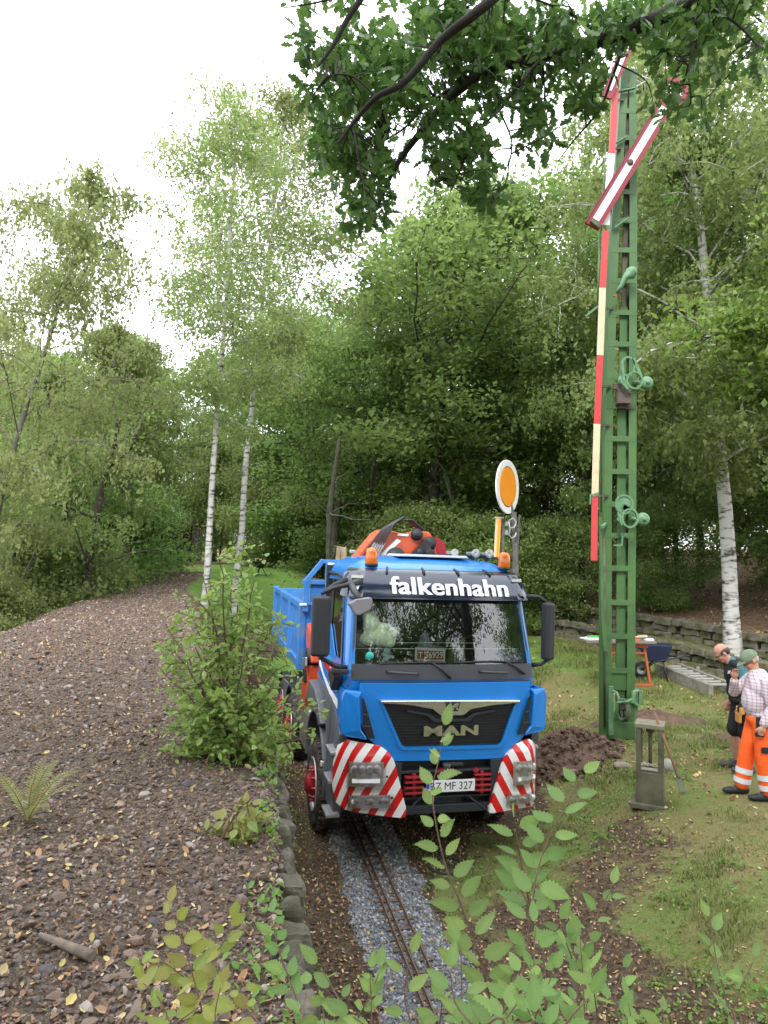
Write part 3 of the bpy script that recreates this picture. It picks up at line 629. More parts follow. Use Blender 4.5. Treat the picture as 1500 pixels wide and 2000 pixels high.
BAR = mat('daylight_bar', (.95, .95, .97), .25)
for sg, poly, mm, ed, (h0, h1, hz0, hz1), (f0, f1, fz0, fz1) in ((-1, PL, STL, 1.225, (-1.12, -.74, .88, 1.13), (-1.10, -.66, .66, .79)), (1, PR, STR, 1.10, (.73, 1.06, .83, 1.08), (.66, 1.05, .62, .72))):
    gd = guard(poly, sg, mm)
    b = MB(); n_ = 8
    def strip(u0, u1, z0, z1, off, m):
        us = np.linspace(u0, u1, n_); V = [(u-sg*.012*max(0, abs(u)-(ed-.22))/.22, gy_(u, ed)-off, z_) for z_ in (z0, z1) for u in us]
        b.add(V, [(j, j+1, n_+j+1, n_+j) for j in range(n_-1)], m, True)
    strip(h0, h1, hz0, hz1, .031, 0)
    for u in np.linspace(h0+.07, h1-.07, 4): b.ell((u, gy_(u, ed)-.033, hz1-.075), (.04, .012, .045), 0)
    strip(h0+.05, h1-.04, hz0+.045, hz0+.085, .046, 1); b.bar((h0+.05, gy_(h0+.05, ed)-.052, hz0+.065), (h1-.04, gy_(h1-.04, ed)-.052, hz0+.065), .03, .038, 1)
    strip(h0-.01, h1+.02, hz0-.03, hz1+.02, .056, 2)
    hl = b.build('headlight', [LAMP_IN, BAR, LENS], truck, fix=False)
    b = MB(); strip(f0, f1, fz0, fz1, .031, 0)
    for u in np.linspace(f0+.07, f1-.07, 3): b.ell((u, gy_(u, ed)-.033, (fz0+fz1)/2), (.05, .012, .035), 0)
    strip(f0-.02, f1+.04, fz0-.02, fz1+.02, .050, 1)
    b.build('fog_lamp', [LAMP_IN, LENS], truck, fix=False)
    b = MB()
    for (u, w_) in ((h1+.04*1, hz0+.10), (h1+.09, hz0+.11), (h0-.02, hz1-.1), (f1+.02, fz1-.03), (f0, fz1+.01)):
        if abs(u) < ed: b.ell((u, gy_(u, ed)-.03, w_), (.012, .012, .012))
    b.build('guard_bolts', BLACKP, gd)
# mirrors
b = MB()
b.box((-1.435, .14, 2.53), (.20, .13, .64), (0, 0, -.25)); lm = b.build('door_mirror', mat('mirror_black', (.020, .021, .026), .5, bump=.05, bscale=150, bdist=.002), truck, .035, 4); tag(lm, 'tall black mirror on the near side of the cab')
b = MB(); b.box((-1.42, .215, 2.53), (.16, .012, .56), (0, 0, -.25)); b.build('mirror_glass', CHROME, lm)
b = MB(); b.tube([(-1.42, .16, 2.88), (-1.30, .14, 2.94), (-1.1, .2, 2.98), (-.98, .3, 3.0)], [.02, .026, .026, .03], 8); b.tube([(-1.42, .28, 2.86), (-1.27, .34, 2.96), (-1.12, .42, 3.02)], [.02, .03, .03], 8); b.tube([(-1.44, .16, 2.20), (-1.25, .2, 2.10), (-1.08, .25, 2.06)], [.022, .026, .03], 8); b.build('mirror_arm', BLACKP, lm)
b = MB(); b.box((1.215, .17, 2.49), (.125, .13, .66), (0, 0, .3)); rm = b.build('door_mirror', mat('mirror_black', (.020, .021, .026), .5), truck, .035, 4)
b = MB(); b.tube([(1.2, .2, 2.82), (1.12, .22, 2.88), (1.0, .3, 2.88)], [.02, .022, .028], 8); b.tube([(1.25, .2, 2.16), (1.15, .2, 2.11), (1.06, .25, 2.09)], [.02, .022, .028], 8); b.build('mirror_arm', BLACKP, rm)
b = MB(); V = [(-1.19, -.10, 2.79), (-1.10, -.12, 2.835), (-.955, -.12, 2.86), (-.935, -.12, 2.83), (-.95, -.12, 2.73), (-1.08, -.12, 2.665), (-1.12, -.11, 2.68)]
b.prism(V, (0, .12, 0)); fm = b.build('front_mirror', mat('front_mirror_grey', (.20, .19, .215), .45), truck, .025, 4)
b = MB(); b.tube([(-1.06, -.03, 2.83), (-1.10, .08, 2.92), (-1.12, .22, 2.99)], [.03, .035, .04], 8); b.build('mirror_arm', DGREY, fm)
b = MB(); b.prism([(-1.20, .16, 2.03), (-1.17, .16, 1.98), (-1.17, .40, 1.80), (-1.17, .62, 1.93), (-1.17, .55, 2.02)], (-.09, 0, 0)); b.bar((-1.30, .14, 2.055), (-1.12, .1, 2.05), .05, .05); b.build('kerb_mirror', BLACKP, truck, .01)
# door side decals
def sd(s, w_, off=.006): return surf(-s, w_, off)
def band(top_, bot_, off, n=14):
    V = []; ss = np.linspace(top_[0][0], top_[-1][0], n)
    for s in ss: V.append(sd(s, np.interp(s, [q[0] for q in top_], [q[1] for q in top_]), off)); V.append(sd(s, np.interp(s, [q[0] for q in bot_], [q[1] for q in bot_]), off))
    return V, [(2*i, 2*i+1, 2*i+3, 2*i+2) for i in range(n-1)]
b = MB(); V, F = band([(2.03, 1.985), (2.4, 1.985), (2.95, 2.0)], [(2.03, 1.84), (2.4, 1.845), (2.7, 1.90), (2.95, 1.95)], .005); b.add(V, F, 0)
V, F = band([(2.30, 1.98), (2.5, 1.98)], [(2.30, 1.80), (2.5, 1.80)], .007, 4); b.add(V, F, 0)
V, F = band([(2.33, 1.955), (2.47, 1.955)], [(2.33, 1.86), (2.47, 1.86)], .009, 4); b.add(V, F, 1)
V, F = band([(2.08, 1.69), (2.4, 1.725), (2.7, 1.81), (2.95, 1.95)], [(2.08, 1.585), (2.4, 1.64), (2.7, 1.75), (2.95, 1.86)], .006); b.add(V, F, 2)
V, F = band([(2.25, 1.79), (2.45, 1.79)], [(2.25, 1.755), (2.45, 1.755)], .006); b.add(V, F, 2)
b.build('door_decal', [mat('decal_red', (.45, .015, .02), .35), mat('decal_emblem', (.75, .6, .58), .4), WHITE], truck)
# wheel arch, steps
def arch(u0, u1, cy, cz, r0, r1, a0, a1, n=16):
    V = []; F = []
    for i in range(n+1):
        a = a0+(a1-a0)*i/n; e = 1.12
        for (u, r) in ((u0, r0), (u1, r0), (u1, r1), (u0, r1)): V.append((u, cy-r*math.cos(a)*e, cz+r*math.sin(a)))
    for i in range(n):
        for j in range(4): j2 = (j+1) % 4; F.append((i*4+j, i*4+j2, (i+1)*4+j2, (i+1)*4+j))
    F += [(0, 1, 2, 3), (n*4+3, n*4+2, n*4+1, n*4)]
    return V, F
for sg in (-1, 1):
    b = MB(); V, F = arch(sg*1.24, sg*.80, 1.62, .62, .66, .70, R(-12), R(185)); b.add(V, F)
    b.prism([(sg*1.20, .98, .45), (sg*1.20, .90, .95), (sg*1.20, 1.02, 1.28), (sg*1.19, 1.35, 1.52), (sg*1.18, 1.75, 1.62), (sg*1.17, 2.1, 1.72), (sg*1.17, .75, 1.66), (sg*1.17, .24, 1.36), (sg*1.19, .30, 1.20), (sg*1.19, .42, .45)], (-sg*.10, 0, 0))
    b.prism([(sg*1.26, 1.05, 1.28), (sg*1.26, 1.3, 1.47), (sg*1.25, 1.7, 1.58), (sg*1.25, 2.2, 1.60), (sg*1.25, 2.45, 1.36), (sg*1.25, 2.40, 1.30), (sg*1.25, 2.1, 1.33), (sg*1.25, 1.62, 1.34), (sg*1.25, 1.25, 1.2)], (-sg*.4, 0, 0))
    ar = b.build('wheel_arch', GREYP, truck, .03, 3)
    SU = 1.20 if sg < 0 else 1.06
    for (w_, y_) in ((1.17, .36), (.85, .42), (.47, .48)):
        b = MB(); b.box((sg*SU, y_, w_), (.15, .34, .03), m=0)
        for k in range(7): b.box((sg*SU, y_-.14+.046*k, w_+.019), (.13, .012, .010), m=1)
        b.build('step', [SILV, mat('step_tread', (.7, .71, .73), .3, metal=.8)], truck, .004)
b = MB(); b.box((-1.235, .92, .86), (.05, .05, .06)); b.build('side_marker', mat('marker_white', (.7, .68, .6), .3), truck, .01)
# wheels
def wheel(u, v, sg, dual=False, red=True):
    cz = .43
    b = MB(); prof = [(.30, -.13), (.40, -.155), (.48, -.155), (.515, -.13), (.525, -.06), (.525, .06), (.515, .13), (.48, .155), (.40, .155), (.30, .13)]
    b.lathe(prof, (u, v, cz), 'X', 36)
    for k in range(36):
        a = 2*math.pi*k/36
        for q in (-1, 1):
            M = Matrix.Rotation(a, 3, 'X'); c_ = M @ Vector((q*.085, 0, .525)); b.box((u+c_.x, v+c_.y, cz+c_.z), (.09, .04, .022), M)
    ty = b.build('wheel', RUB, truck)
    b = MB(); s = sg
    b.lathe([(.31, s*.13), (.325, s*.15), (.31, s*.155), (.295, s*.12), (.28, s*.06), (.25, s*.05), (.19, s*.09), (.12, s*.12), (0, s*.12)], (u, v, cz), 'X', 30, 0)
    b.build('rim', mat('rim_silver', (.62, .60, .60), .4, metal=.5), ty)
    b = MB(); b.lathe([(.245, s*.065), (.24, s*.12), (.19, s*.145), (.14, s*.15), (.11, s*.21), (.09, s*.235), (0, s*.24)], (u, v, cz), 'X', 30)
    for k in range(10): a = 2*math.pi*k/10; b.lathe([(.018, s*.12), (.018, s*.185), (0, s*.19)], (u, v+.19*math.cos(a), cz+.19*math.sin(a)), 'X', 8)
    b.build('hub', REDP, ty)
for sg in (-1, 1): wheel(sg*1.06+X0, 1.55, sg)
for v in (4.6, 5.95):
    for sg in (-1, 1): wheel(sg*1.06, v, sg)
for w_o in [c_ for c_ in truck.children if c_.name.startswith('wheel.') or c_.name == 'wheel']: pass
# chassis, tank, battery box
b = MB()
for sg in (-1, 1): b.box((sg*.40, 4.1, .95), (.09, 7.0, .27))
b.box((0, 4.6, .5), (1.9, .12, .12)); b.box((0, 5.95, .5), (1.9, .12, .12)); b.box((0, 1.55, .45), (1.9, .14, .14)); b.box((0, 2.0, 1.15), (1.4, 1.4, .5)); b.build('chassis', BLACKP, truck)
b = MB(); b.box((-1.03, 2.75, .86), (.40, .8, .62)); b.build('fuel_tank', mat('tank_alu', (.40, .40, .38), .4, metal=.6, col2=(.28, .27, .25), scale=6), truck, .07, 4)
b = MB(); b.box((1.03, 2.85, .86), (.38, .7, .5)); b.build('battery_box', BLACKP, truck, .03)
b = MB(); b.box((-1.16, 3.55, 1.05), (.10, .35, .62)); b.box((-1.17, 3.9, .95), (.06, .05, .8)); b.build('underrun_guard', SILV, truck, .02)
for v in (4.6, 5.95):
    for sg in (-1, 1):
        b = MB(); V, F = arch(sg*1.22, sg*.86, v, .45, .60, .625, R(10), R(170), 12); b.add(V, F); b.build('rear_mudguard', DGREY, truck)
# tipper bed
bed = MB(); Z0, Z1 = 1.60, 2.53; BL = 7.45
for sg in (-1, 1):
    bed.box((sg*1.22, (3.1+BL)/2, (Z0+Z1)/2), (.05, BL-3.1, Z1-Z0)); bed.box((sg*1.245, (3.1+BL)/2, Z1-.02), (.09, BL-3.1, .09)); bed.box((sg*1.245, (3.1+BL)/2, Z0+.04), (.09, BL-3.1, .12))
    for v in (3.16, 4.55, 5.95, BL-.05): bed.box((sg*1.255, v, (Z0+Z1)/2+.01), (.10, .13, Z1-Z0+.07))
bed.box((0, BL, (Z0+Z1)/2), (2.4, .05, Z1-Z0)); bed.box((0, 3.14, (Z0+Z1)/2), (2.42, .06, Z1-Z0)); bed.box((0, (3.1+BL)/2, Z0-.03), (2.3, BL-3.2, .12))
tb = bed.build('tipper_body', BLUE2, truck, .008)
b = MB(); b.box((0, (3.2+BL)/2, 2.02), (2.38, BL-3.26, .06))
for k in range(10): b.box((-1.08+.24*k, (3.2+BL)/2, 2.06), (.225, BL-3.28, .025))
b.build('load_boards', WOOD, tb)
b = MB()
b.box((0, 3.10, 2.72), (2.3, .05, .30)); b.box((-.90, 3.06, 2.72), (.09, .09, .96)); b.box((.98, 3.06, 2.72), (.09, .09, .96)); b.box((0, 3.06, 3.17), (2.05, .08, .06)); b.box((-1.1, 3.06, 2.865), (.36, .07, .07)); b.bar((-1.24, 3.06, 2.86), (-.98, 3.06, 3.19), .07, .07); b.bar((1.28, 3.06, 2.86), (1.02, 3.06, 3.19), .07, .07); b.box((-1.22, 3.06, 2.66), (.08, .08, .46)); b.box((1.22, 3.06, 2.66), (.08, .08, .46))
b.build('headboard', BLUE2, tb, .008)
b = MB(); b.box((-1.26, 3.02, 2.54), (.10, .05, .03)); b.box((-.86, 3.0, 3.14), (.12, .05, .03)); b.build('tarp_hook', WHITE, tb)
b = MB(); b.box((-.60, 4.0, 3.2), (.06, .06, .42), (.05, .04, 0)); b.box((-.51, 4.0, 3.2), (.09, .09, .40), (-.03, -.04, 0)); b.box((-.42, 4.1, 3.1), (.05, .05, .3), (-.1, 0, 0)); b.build('stake', WOOD, tb)
b = MB(); b.box((-.20+-.05, 3.4, 3.26), (.20, .12, .08)); b.tube([(-.25, 3.4, 3.0), (-.25, 3.4, 3.24)], .02, 8); b.build('work_lamp', BLACKP, tb, .01)
# crane
b = MB()
P = [(-.70, 3.0), (-.66, 3.22), (-.36, 3.60), (-.24, 3.655), (.02, 3.60), (.22, 3.66), (.38, 3.64), (.46, 3.52), (.50, 3.30), (.50, 3.0)]
b.prism([(u, 2.18, w_) for u, w_ in P], (0, .34, 0)); b.prism([(-.72, 2.16, 3.2), (-.40, 2.16, 3.60), (-.30, 2.16, 3.66), (-.22, 2.16, 3.64), (-.55, 2.16, 3.22), (-.60, 2.16, 3.1)], (0, .40, 0))
b.box((0, 2.5, 2.3), (.5, .5, 1.4)); b.box((0, 2.5, 1.55), (2.2, .40, .22))
crane = b.build('crane', ORNG, truck, .025, 3)
b = MB(); b.lathe([(0, 2.17), (.13, 2.17), (.13, 2.10), (.0, 2.09)], (-.12, 0, 3.28), 'Y', 20); b.lathe([(0, 2.17), (.085, 2.17), (.085, 2.13), (0, 2.12)], (.18, 0, 3.60), 'Y', 20); b.lathe([(0, 2.17), (.10, 2.17), (.10, 2.12), (0, 2.11)], (.36, 0, 3.48), 'Y', 20)
b.bar((.34, 2.1, 3.5), (.05, 2.1, 3.2), .10, .12); b.bar((.30, 2.08, 3.40), (.50, 2.08, 3.18), .10, .1); b.ell((.20, 2.06, 3.34), (.05, .03, .07)); b.build('crane_joint', BLACKP, crane)
b = MB()
for k in range(6):
    o_ = k*.045; b.tube([(-.62+o_*.9, 2.12, 3.20), (-.50+o_*.8, 2.11, 3.42), (-.33+o_*.6, 2.10-.02*k, 3.66+o_*.3), (-.12+o_*.4, 2.10, 3.79+o_*.2), (.10, 2.12+.03*k, 3.80-o_*.2), (.28, 2.2+.03*k, 3.68), (.36, 2.3, 3.5)], .0125, 6)
b.build('hydraulic_hose', mat('hose_black', (.03, .03, .032), .4), crane)
b = MB(); 
for k in range(5): b.bar((-.52+.035*k, 2.105, 3.30), (-.43+.035*k, 2.105, 3.47), .022, .022)
b.build('hose_fitting', SILV, crane)
b = MB(); b.prism([(-.36, 2.172, 3.28), (-.30, 2.172, 3.26), (-.04, 2.172, 3.50), (-.10, 2.172, 3.53)], (0, -.006, 0)); b.prism([(-.10, 2.172, 3.575), (.06, 2.172, 3.57), (.07, 2.172, 3.60), (-.08, 2.172, 3.605)], (0, -.006, 0)); b.build('crane_sticker', WHITE, crane)
b = MB(); b.prism([(.50, 2.3, 3.2), (.52, 2.3, 3.58), (.64, 2.3, 3.50), (.72, 2.3, 3.2)], (0, .12, 0)); b.build('red_flag_plate', mat('dark_red', (.30, .01, .02), .5), crane)
b = MB(); b.box((-.72, 2.2, 3.33), (.08, .06, .05)); b.build('crane_lamp', SILV, crane, .01)
b = MB()
b.prism([(-1.20, 2.55, 2.20), (-1.20, 2.42, 1.78), (-1.20, 2.75, 1.72), (-1.20, 3.02, 2.05), (-1.20, 3.0, 2.28)], (.34, 0, 0)); b.prism([(-1.24, 2.50, 1.74), (-1.24, 2.95, 1.66), (-1.24, 3.05, 1.06), (-1.24, 2.70, 1.06), (-1.24, 2.52, 1.3)], (.30, 0, 0))
b.build('crane_outrigger', ORNG, crane, .03, 3)
b = MB(); b.bar((-1.26, 2.42, 1.80), (-1.26, 2.80, 1.74), .03, .13); b.build('outrigger_plate', SILV, crane, .01)
b = MB(); b.tube([(-1.24, 2.6, 1.84), (-1.05, 2.6, 1.84)], .12, 14); b.box((-1.2, 2.62, 1.58), (.14, .2, .16)); b.build('outrigger_pivot', BLACKP, crane)
truck_children = truck.children

# things lying behind the windscreen: placed with the truck's own frame, but things of their own
TM = Matrix.Translation(truck.location) @ Euler(truck.rotation_euler).to_matrix().to_4x4()
def on_truck(o): o.matrix_world = TM
b = MB(); b.prism([(-.335, .30, 2.285), (.02, .30, 2.27), (.02, .30, 2.125), (-.335, .30, 2.14)], (0, .008, 0), 0)
b.prism([(-.31, .298, 2.255), (-.005, .298, 2.243), (-.005, .298, 2.148), (-.31, .298, 2.158)], (0, -.003, 0), 1)
sg_ = b.build('name_board', [mat('board_edge', (.55, .50, .45), .6), mat('board_maroon', (.20, .02, .02), .5)]); on_truck(sg_)
tag(sg_, 'small maroon registration board with pale characters propped behind the truck windscreen', 'sign')
text_mesh('board_letters', 'T 36929', .10, mat('board_letters_pale', (.7, .65, .6), .5), sg_, (-.30, .293, 2.167), (R(90), 0, 0), .001, 0, .29)
sg_.parent = None
PLUSH = mat('plush_pale_green', (.78, .85, .62), .9, bump=.2, bscale=60, bdist=.004)
ty_ = blob('stuffed_toy', [], [((-.80, .52, 2.52), (.10, .09, .12)), ((-.84, .52, 2.60), (.07, .07, .08)), ((-.68, .50, 2.37), (.15, .11, .11)), ((-.82, .50, 2.36), (.11, .09, .09)), ((-.56, .5, 2.42), (.09, .08, .07)), ((-.60, .48, 2.32), (.08, .08, .07)), ((-.66, .52, 2.47), (.10, .08, .07))], PLUSH, voxel=.014)
on_truck(ty_); tag(ty_, 'large pale greenish stuffed toy behind the windscreen on the left', 'soft toy')
ty2 = blob('small_plush_toy', [((-.70, .34, 2.20), (-.58, .34, 2.17), .02, .018), ((-.66, .34, 2.19), (-.70, .34, 2.12), .02, .015)], [((-.65, .34, 2.23), (.045, .03, .04)), ((-.65, .34, 2.17), (.04, .03, .045))], mat('plush_grey_blue', (.35, .45, .50), .9), voxel=.008)
on_truck(ty2); tag(ty2, 'little grey blue plush figure sitting under the big pale stuffed toy', 'soft toy')
b = MB(); b.lathe([(0, 0), (.045, 0), (.045, .004), (0, .004)], (0, 0, 0), 'Y', 20)
st = b.build('window_sticker', mat('sticker_green', (.03, .45, .38), .4)); st.matrix_world = TM @ Matrix.Translation((-.885, .165, 2.21)); tag(st, 'round turquoise sticker in the lower left corner of the windscreen', 'sticker')
bt_ = blob('bundled_jacket', [((-.18, .5, 2.2), (-.16, .5, 2.38), .09, .05)], [((-.05, .46, 2.24), (.14, .08, .05))], mat('bundle_purple_grey', (.15, .14, .20), .7), voxel=.012)
on_truck(bt_); tag(bt_, 'dark jacket bundled on the dashboard above the maroon board', 'clothing')
# ------------------------------------------------------------------ semaphore signal
GRN = mat('mast_green', (.066, .148, .042), .5, col2=(.048, .112, .036), scale=3, detail=6, bump=.05, bscale=20)
GRNL = mat('light_green_iron', (.125, .25, .13), .5, col2=(.085, .19, .095), scale=9)
RUSTG = mat('rusty_green', (.10, .12, .07), .8, col2=(.07, .05, .035), scale=5)
SRED = mat('signal_red', (.52, .045, .05), .4, col2=(.45, .05, .05), scale=6); SCREAM = mat('signal_cream', (.62, .50, .33), .5, col2=(.55, .45, .30), scale=5); SWH = mat('signal_white', (.80, .80, .80), .4, col2=(.70, .69, .66), scale=5)
DRED = mat('signal_dark_red', (.22, .012, .025), .4)
grime(GRN, (.10, .055, .03), .62, .06, 3.2, .85); grime(GRN, (.12, .20, .09), .58, .12, 1.2, .5, 5); grime(GRNL, (.10, .07, .04), .63, .05, 6, .8); grime(SRED, (.30, .12, .09), .6, .1, 5, .6); grime(SCREAM, (.30, .22, .13), .58, .12, 4, .6); grime(SWH, (.35, .32, .27), .62, .1, 5, .6); grime(DRED, (.10, .05, .04), .6, .1, 6, .6)
MY = 11.5; mb0 = pix(1207, 1445, MY); mb0.z = H1(mb0.x, mb0.y)-.02
mast = empty('semaphore_signal', mb0); tag(mast, 'tall green iron railway signal mast with red and white semaphore arms beside the dirt heap', 'railway signal')
def q(px, py, dy=0.0): return pix(px, py, MY+dy)-mb0
def zl(py, px=1210): return q(px, py).z
left_px = lambda py: np.interp(py, [130, 450, 800, 1000, 1445], [1222, 1202, 1190, 1187, 1187])
right_px = lambda py: np.interp(py, [130, 450, 1000, 1445], [1236, 1237, 1235, 1231])
b = MB(); ys = [135, 300, 450, 620, 800, 1000, 1220, 1448]
for i in range(len(ys)-1):
    for fn, sg in ((left_px, 1), (right_px, -1)):
        a, c_ = q(fn(ys[i]), ys[i], -.13), q(fn(ys[i+1]), ys[i+1], -.13)
        b.bar(a, c_, .125, .012)                                    # front flange
        b.bar(a+Vector((-sg*.057, .13, 0)), c_+Vector((-sg*.057, .13, 0)), .012, .26)   # web
        b.bar(a+Vector((0, .26, 0)), c_+Vector((0, .26, 0)), .125, .012)
b.build('mast_channel', GRN, mast, .004)
for py in [1438, 1310, 1243, 1177, 1110, 1046, 985, 921, 857, 793, 735, 672, 610, 548, 488, 430, 374, 320, 268, 216, 165]:
    for dy in (-.142, .142):
        b = MB(); c_ = (q(left_px(py), py, dy)+q(right_px(py), py, dy))/2; wd = (q(right_px(py), py, dy)-q(left_px(py), py, dy)).x+.10
        b.box(c_+Vector((0, .008 if dy < 0 else -.006, 0)), (wd, .010, .085)); b.build('batten', GRN, mast, .003)
b = MB(); b.bar(q(1211, 1400, -.06), q(1214, 800, -.06), .14, .03, 0); b.bar(q(1214, 800, -.06), q(1218, 600, -.06), .12, .03, 0); b.bar(q(1218, 600, -.06), q(1228, 150, -.06), .08, .03, 1); b.bar(q(1222, 1400, .09), q(1225, 300, .09), .05, .03, 0)
b.tube([q(1215, 1340, -.05), q(1222, 500, -.05)], .015, 6, 1); b.build('centre_bar', [GRN, RUSTG], mast)
b = MB(); b.box(q(1207, 1425)+Vector((0, 0, .03)), (.42, .40, .26)); b.box(q(1207, 1446)+Vector((.03, 0, -.0)), (.56, .52, .04)); b.box(q(1207, 1330, -.1), (.30, .02, .30)); b.build('mast_base', GRN, mast, .01)
b = MB()   # wire wheel and levers at the foot
c_ = q(1219, 1388, -.28); b.lathe([(.13, -.02), (.17, -.025), (.16, 0), (.17, .025), (.13, .02), (.13, -.02)], c_, 'X', 24)
for k in range(5): a = k*1.2566; b.bar(c_, c_+Vector((0, .14*math.cos(a), .14*math.sin(a))), .02, .025)
M_ = q(1217, 1385, -.30)
for i in range(20):
    a0, a1 = i*.314, (i+1)*.314; b.bar(M_+Vector((.10*math.cos(a0), 0, .155*math.sin(a0))), M_+Vector((.10*math.cos(a1), 0, .155*math.sin(a1))), .03, .03, 1)
b.build('wire_wheel', [RUSTG, GRNL], mast)
b = MB(); b.tube([q(1197, 1350, -.3), q(1204, 1352, -.35), q(1209, 1365, -.38), q(1206, 1372, -.4), q(1222, 1371, -.42), q(1234, 1366, -.35)], .022, 6); b.tube([q(1200, 1395, -.3), q(1206, 1385, -.35), q(1204, 1372, -.36)], .025, 6)
b.tube([q(1246, 1348, -.1), q(1237, 1352, -.15), q(1236, 1372, -.2), q(1244, 1378, -.15)], .035, 8); b.box(q(1250, 1362, -.1), (.05, .06, .22)); b.box(q(1236, 1375, 0), (.10, .2, .28)); b.bar(q(1193, 1340, -.25), q(1193, 1435, -.25), .07, .04)
b.build('crank_lever', GRNL, mast, .005)
b = MB(); b.bar(q(1172, 1010, -.2), q(1177, 1200, -.2), .045, .03, 0); b.bar(q(1177, 1200, -.2), q(1183, 1272, -.22), .06, .03, 0); b.tube([q(1176, 560, -.2), q(1174, 1000, -.2)], .014, 6, 0); b.tube([q(1172, 450, -.2), q(1166, 620, -.2)], .018, 6, 0)
b.tube([q(1207, 180, -.2), q(1193, 420, -.2)], .012, 6, 0); b.tube([q(1183, 280, -.25), q(1175, 450, -.25)], .010, 6, 0)
b.tube([q(1180, 1050, -.15), q(1181, 1420, -.15)], .02, 6, 1); b.build('signal_rod', [GRN, RUSTG], mast)
b = MB()
for (px, py) in ((1168, 755), (1163, 830), (1160, 968), (1170, 602), (1190, 290), (1200, 195)): b.bar(q(px, py, -.34), q(left_px(py), py, -.15), .03, .035, 0)
b.bar(q(1158, 968, -.36), q(1168, 964, -.36), .03, .05, 1); b.bar(q(1153, 985, -.36), q(1153, 965, -.36), .02, .03, 1); b.bar(q(1176, 1030, -.3), q(1184, 1022, -.1), .05, .04, 1); b.bar(q(1143, 618, -.3), q(1168, 598, -.3), .02, .03, 1)
for (x0, y0, x1, y1) in ((1185, 290, 1222, 268), (1200, 445, 1228, 425), (1205, 180, 1240, 172)): b.bar(q(x0, y0, -.2), q(x1, y1, -.2), .05, .02, 1)
b.build('bracket', [RUSTG, GRNL], mast)
segs = [(1202, 172, 1195, 300, 0), (1195, 300, 1189, 362, 2), (1189, 362, 1184, 440, 2), (1183, 450, 1177, 562, 0), (1177, 562, 1172, 694, 1), (1172, 694, 1166, 828, 0), (1166, 828, 1162, 968, 1), (1162, 968, 1160, 1095, 0)]
b = MB()
for (x0, y0, x1, y1, m_) in segs: b.bar(q(x0, y0, -.35), q(x1, y1, -.35), .105 if m_ != 0 or y0 < 400 else .10, .02, m_)
b.build('mast_board', [SRED, SCREAM, SWH], mast, .004)
def arm(p0, p1, wd, name, disc=True):
    """red bordered white semaphore arm between two points with a round end plate"""
    b = MB(); p0, p1 = Vector(p0), Vector(p1); d = (p1-p0).normalized(); n_ = Vector((d.z, 0, -d.x))
    def quad(a, c, e, f, y, m): b.prism([a+Vector((0, y, 0)), c+Vector((0, y, 0)), e+Vector((0, y, 0)), f+Vector((0, y, 0))], (0, -.006, 0), m)
    h = wd/2; quad(p0-n_*h, p0+n_*h, p1+n_*h, p1-n_*h, 0, 0); b.prism([p0-n_*h+Vector((0, .006, 0)), p0+n_*h+Vector((0, .006, 0)), p1+n_*h+Vector((0, .006, 0)), p1-n_*h+Vector((0, .006, 0))], (0, .03, 0), 0)
    i = h*.46; a, c_ = p0+d*.12, p1-d*.05; quad(a-n_*i, a+n_*i, c_+n_*i, c_-n_*i, -.008, 1)
    for s in (-1, 1): b.bar(p0+n_*h*s+Vector((0, -.012, 0)), p1+n_*h*s+Vector((0, -.012, 0)), .014, .03, 0, up=(0, 1, 0))
    if disc:
        cc = p1+d*.22; n = 24
        for r, y, m in ((.27, 0, 0), (.15, -.010, 1)):
            b.prism([cc+Vector((r*math.cos(t*2*math.pi/n), y, r*math.sin(t*2*math.pi/n))) for t in range(n)], (0, -.008, 0), m)
    b.build(name, [DRED, SWH], mast)
arm(q(1156, 442, -.42), q(1300, 205, -.42), .235, 'signal_arm')
arm(q(1184, 190, -.42), q(1240, 55, -.42), .16, 'signal_arm', False)
b = MB(); b.box(q(1163, 436, -.46), (.16, .05, .06), (0, .7, 0)); b.lathe([(0, -.45), (.05, -.45), (.05, -.1), (0, -.1)], q(1213, 345, 0), 'Y', 12); b.lathe([(0, -.45), (.04, -.45), (.04, -.1), (0, -.1)], q(1205, 140, 0), 'Y', 12); b.build('arm_pivot', RUSTG, mast)
def ring(mb, c, rx, rz, t, m=0, n=20, solid=False):
    for i in range(n):
        a0, a1 = 2*math.pi*i/n, 2*math.pi*(i+1)/n; mb.bar(c+Vector((rx*math.cos(a0), 0, rz*math.sin(a0))), c+Vector((rx*math.cos(a1), 0, rz*math.sin(a1))), .03, t, m, up=(0, 1, 0))
    if solid: mb.prism([c+Vector((rx*math.cos(2*math.pi*i/n), 0, rz*math.sin(2*math.pi*i/n))) for i in range(n)], (0, .01, 0), m)
b = MB(); ring(b, q(1226, 716, -.4), .10, .15, .03); ring(b, q(1239, 743, -.4), .12, .13, .045); b.bar(q(1215, 705, -.4), q(1218, 745, -.4), .03, .05); b.bar(q(1236, 700, -.4), q(1252, 735, -.4), .03, .05); b.bar(q(1214, 742, -.4), q(1228, 758, -.4), .03, .08); b.tube([q(1212, 745, -.4), q(1212, 735, 0)], .04, 8); b.build('spectacle', GRNL, mast)
b = MB(); ring(b, q(1219, 985, -.4), .13, .14, .03, 0, 20, True); b.prism([q(1203, 985, -.4), q(1235, 985, -.4), q(1246, 1008, -.4), q(1230, 1000, -.4), q(1214, 1008, -.4)], (0, .012, 0)); ring(b, q(1230, 1012, -.4), .12, .14, .05); b.bar(q(1208, 1000, -.4), q(1216, 1025, -.4), .03, .05); b.tube([q(1210, 1015, -.4), q(1206, 1015, 0)], .03, 8); b.build('spectacle', GRNL, mast)
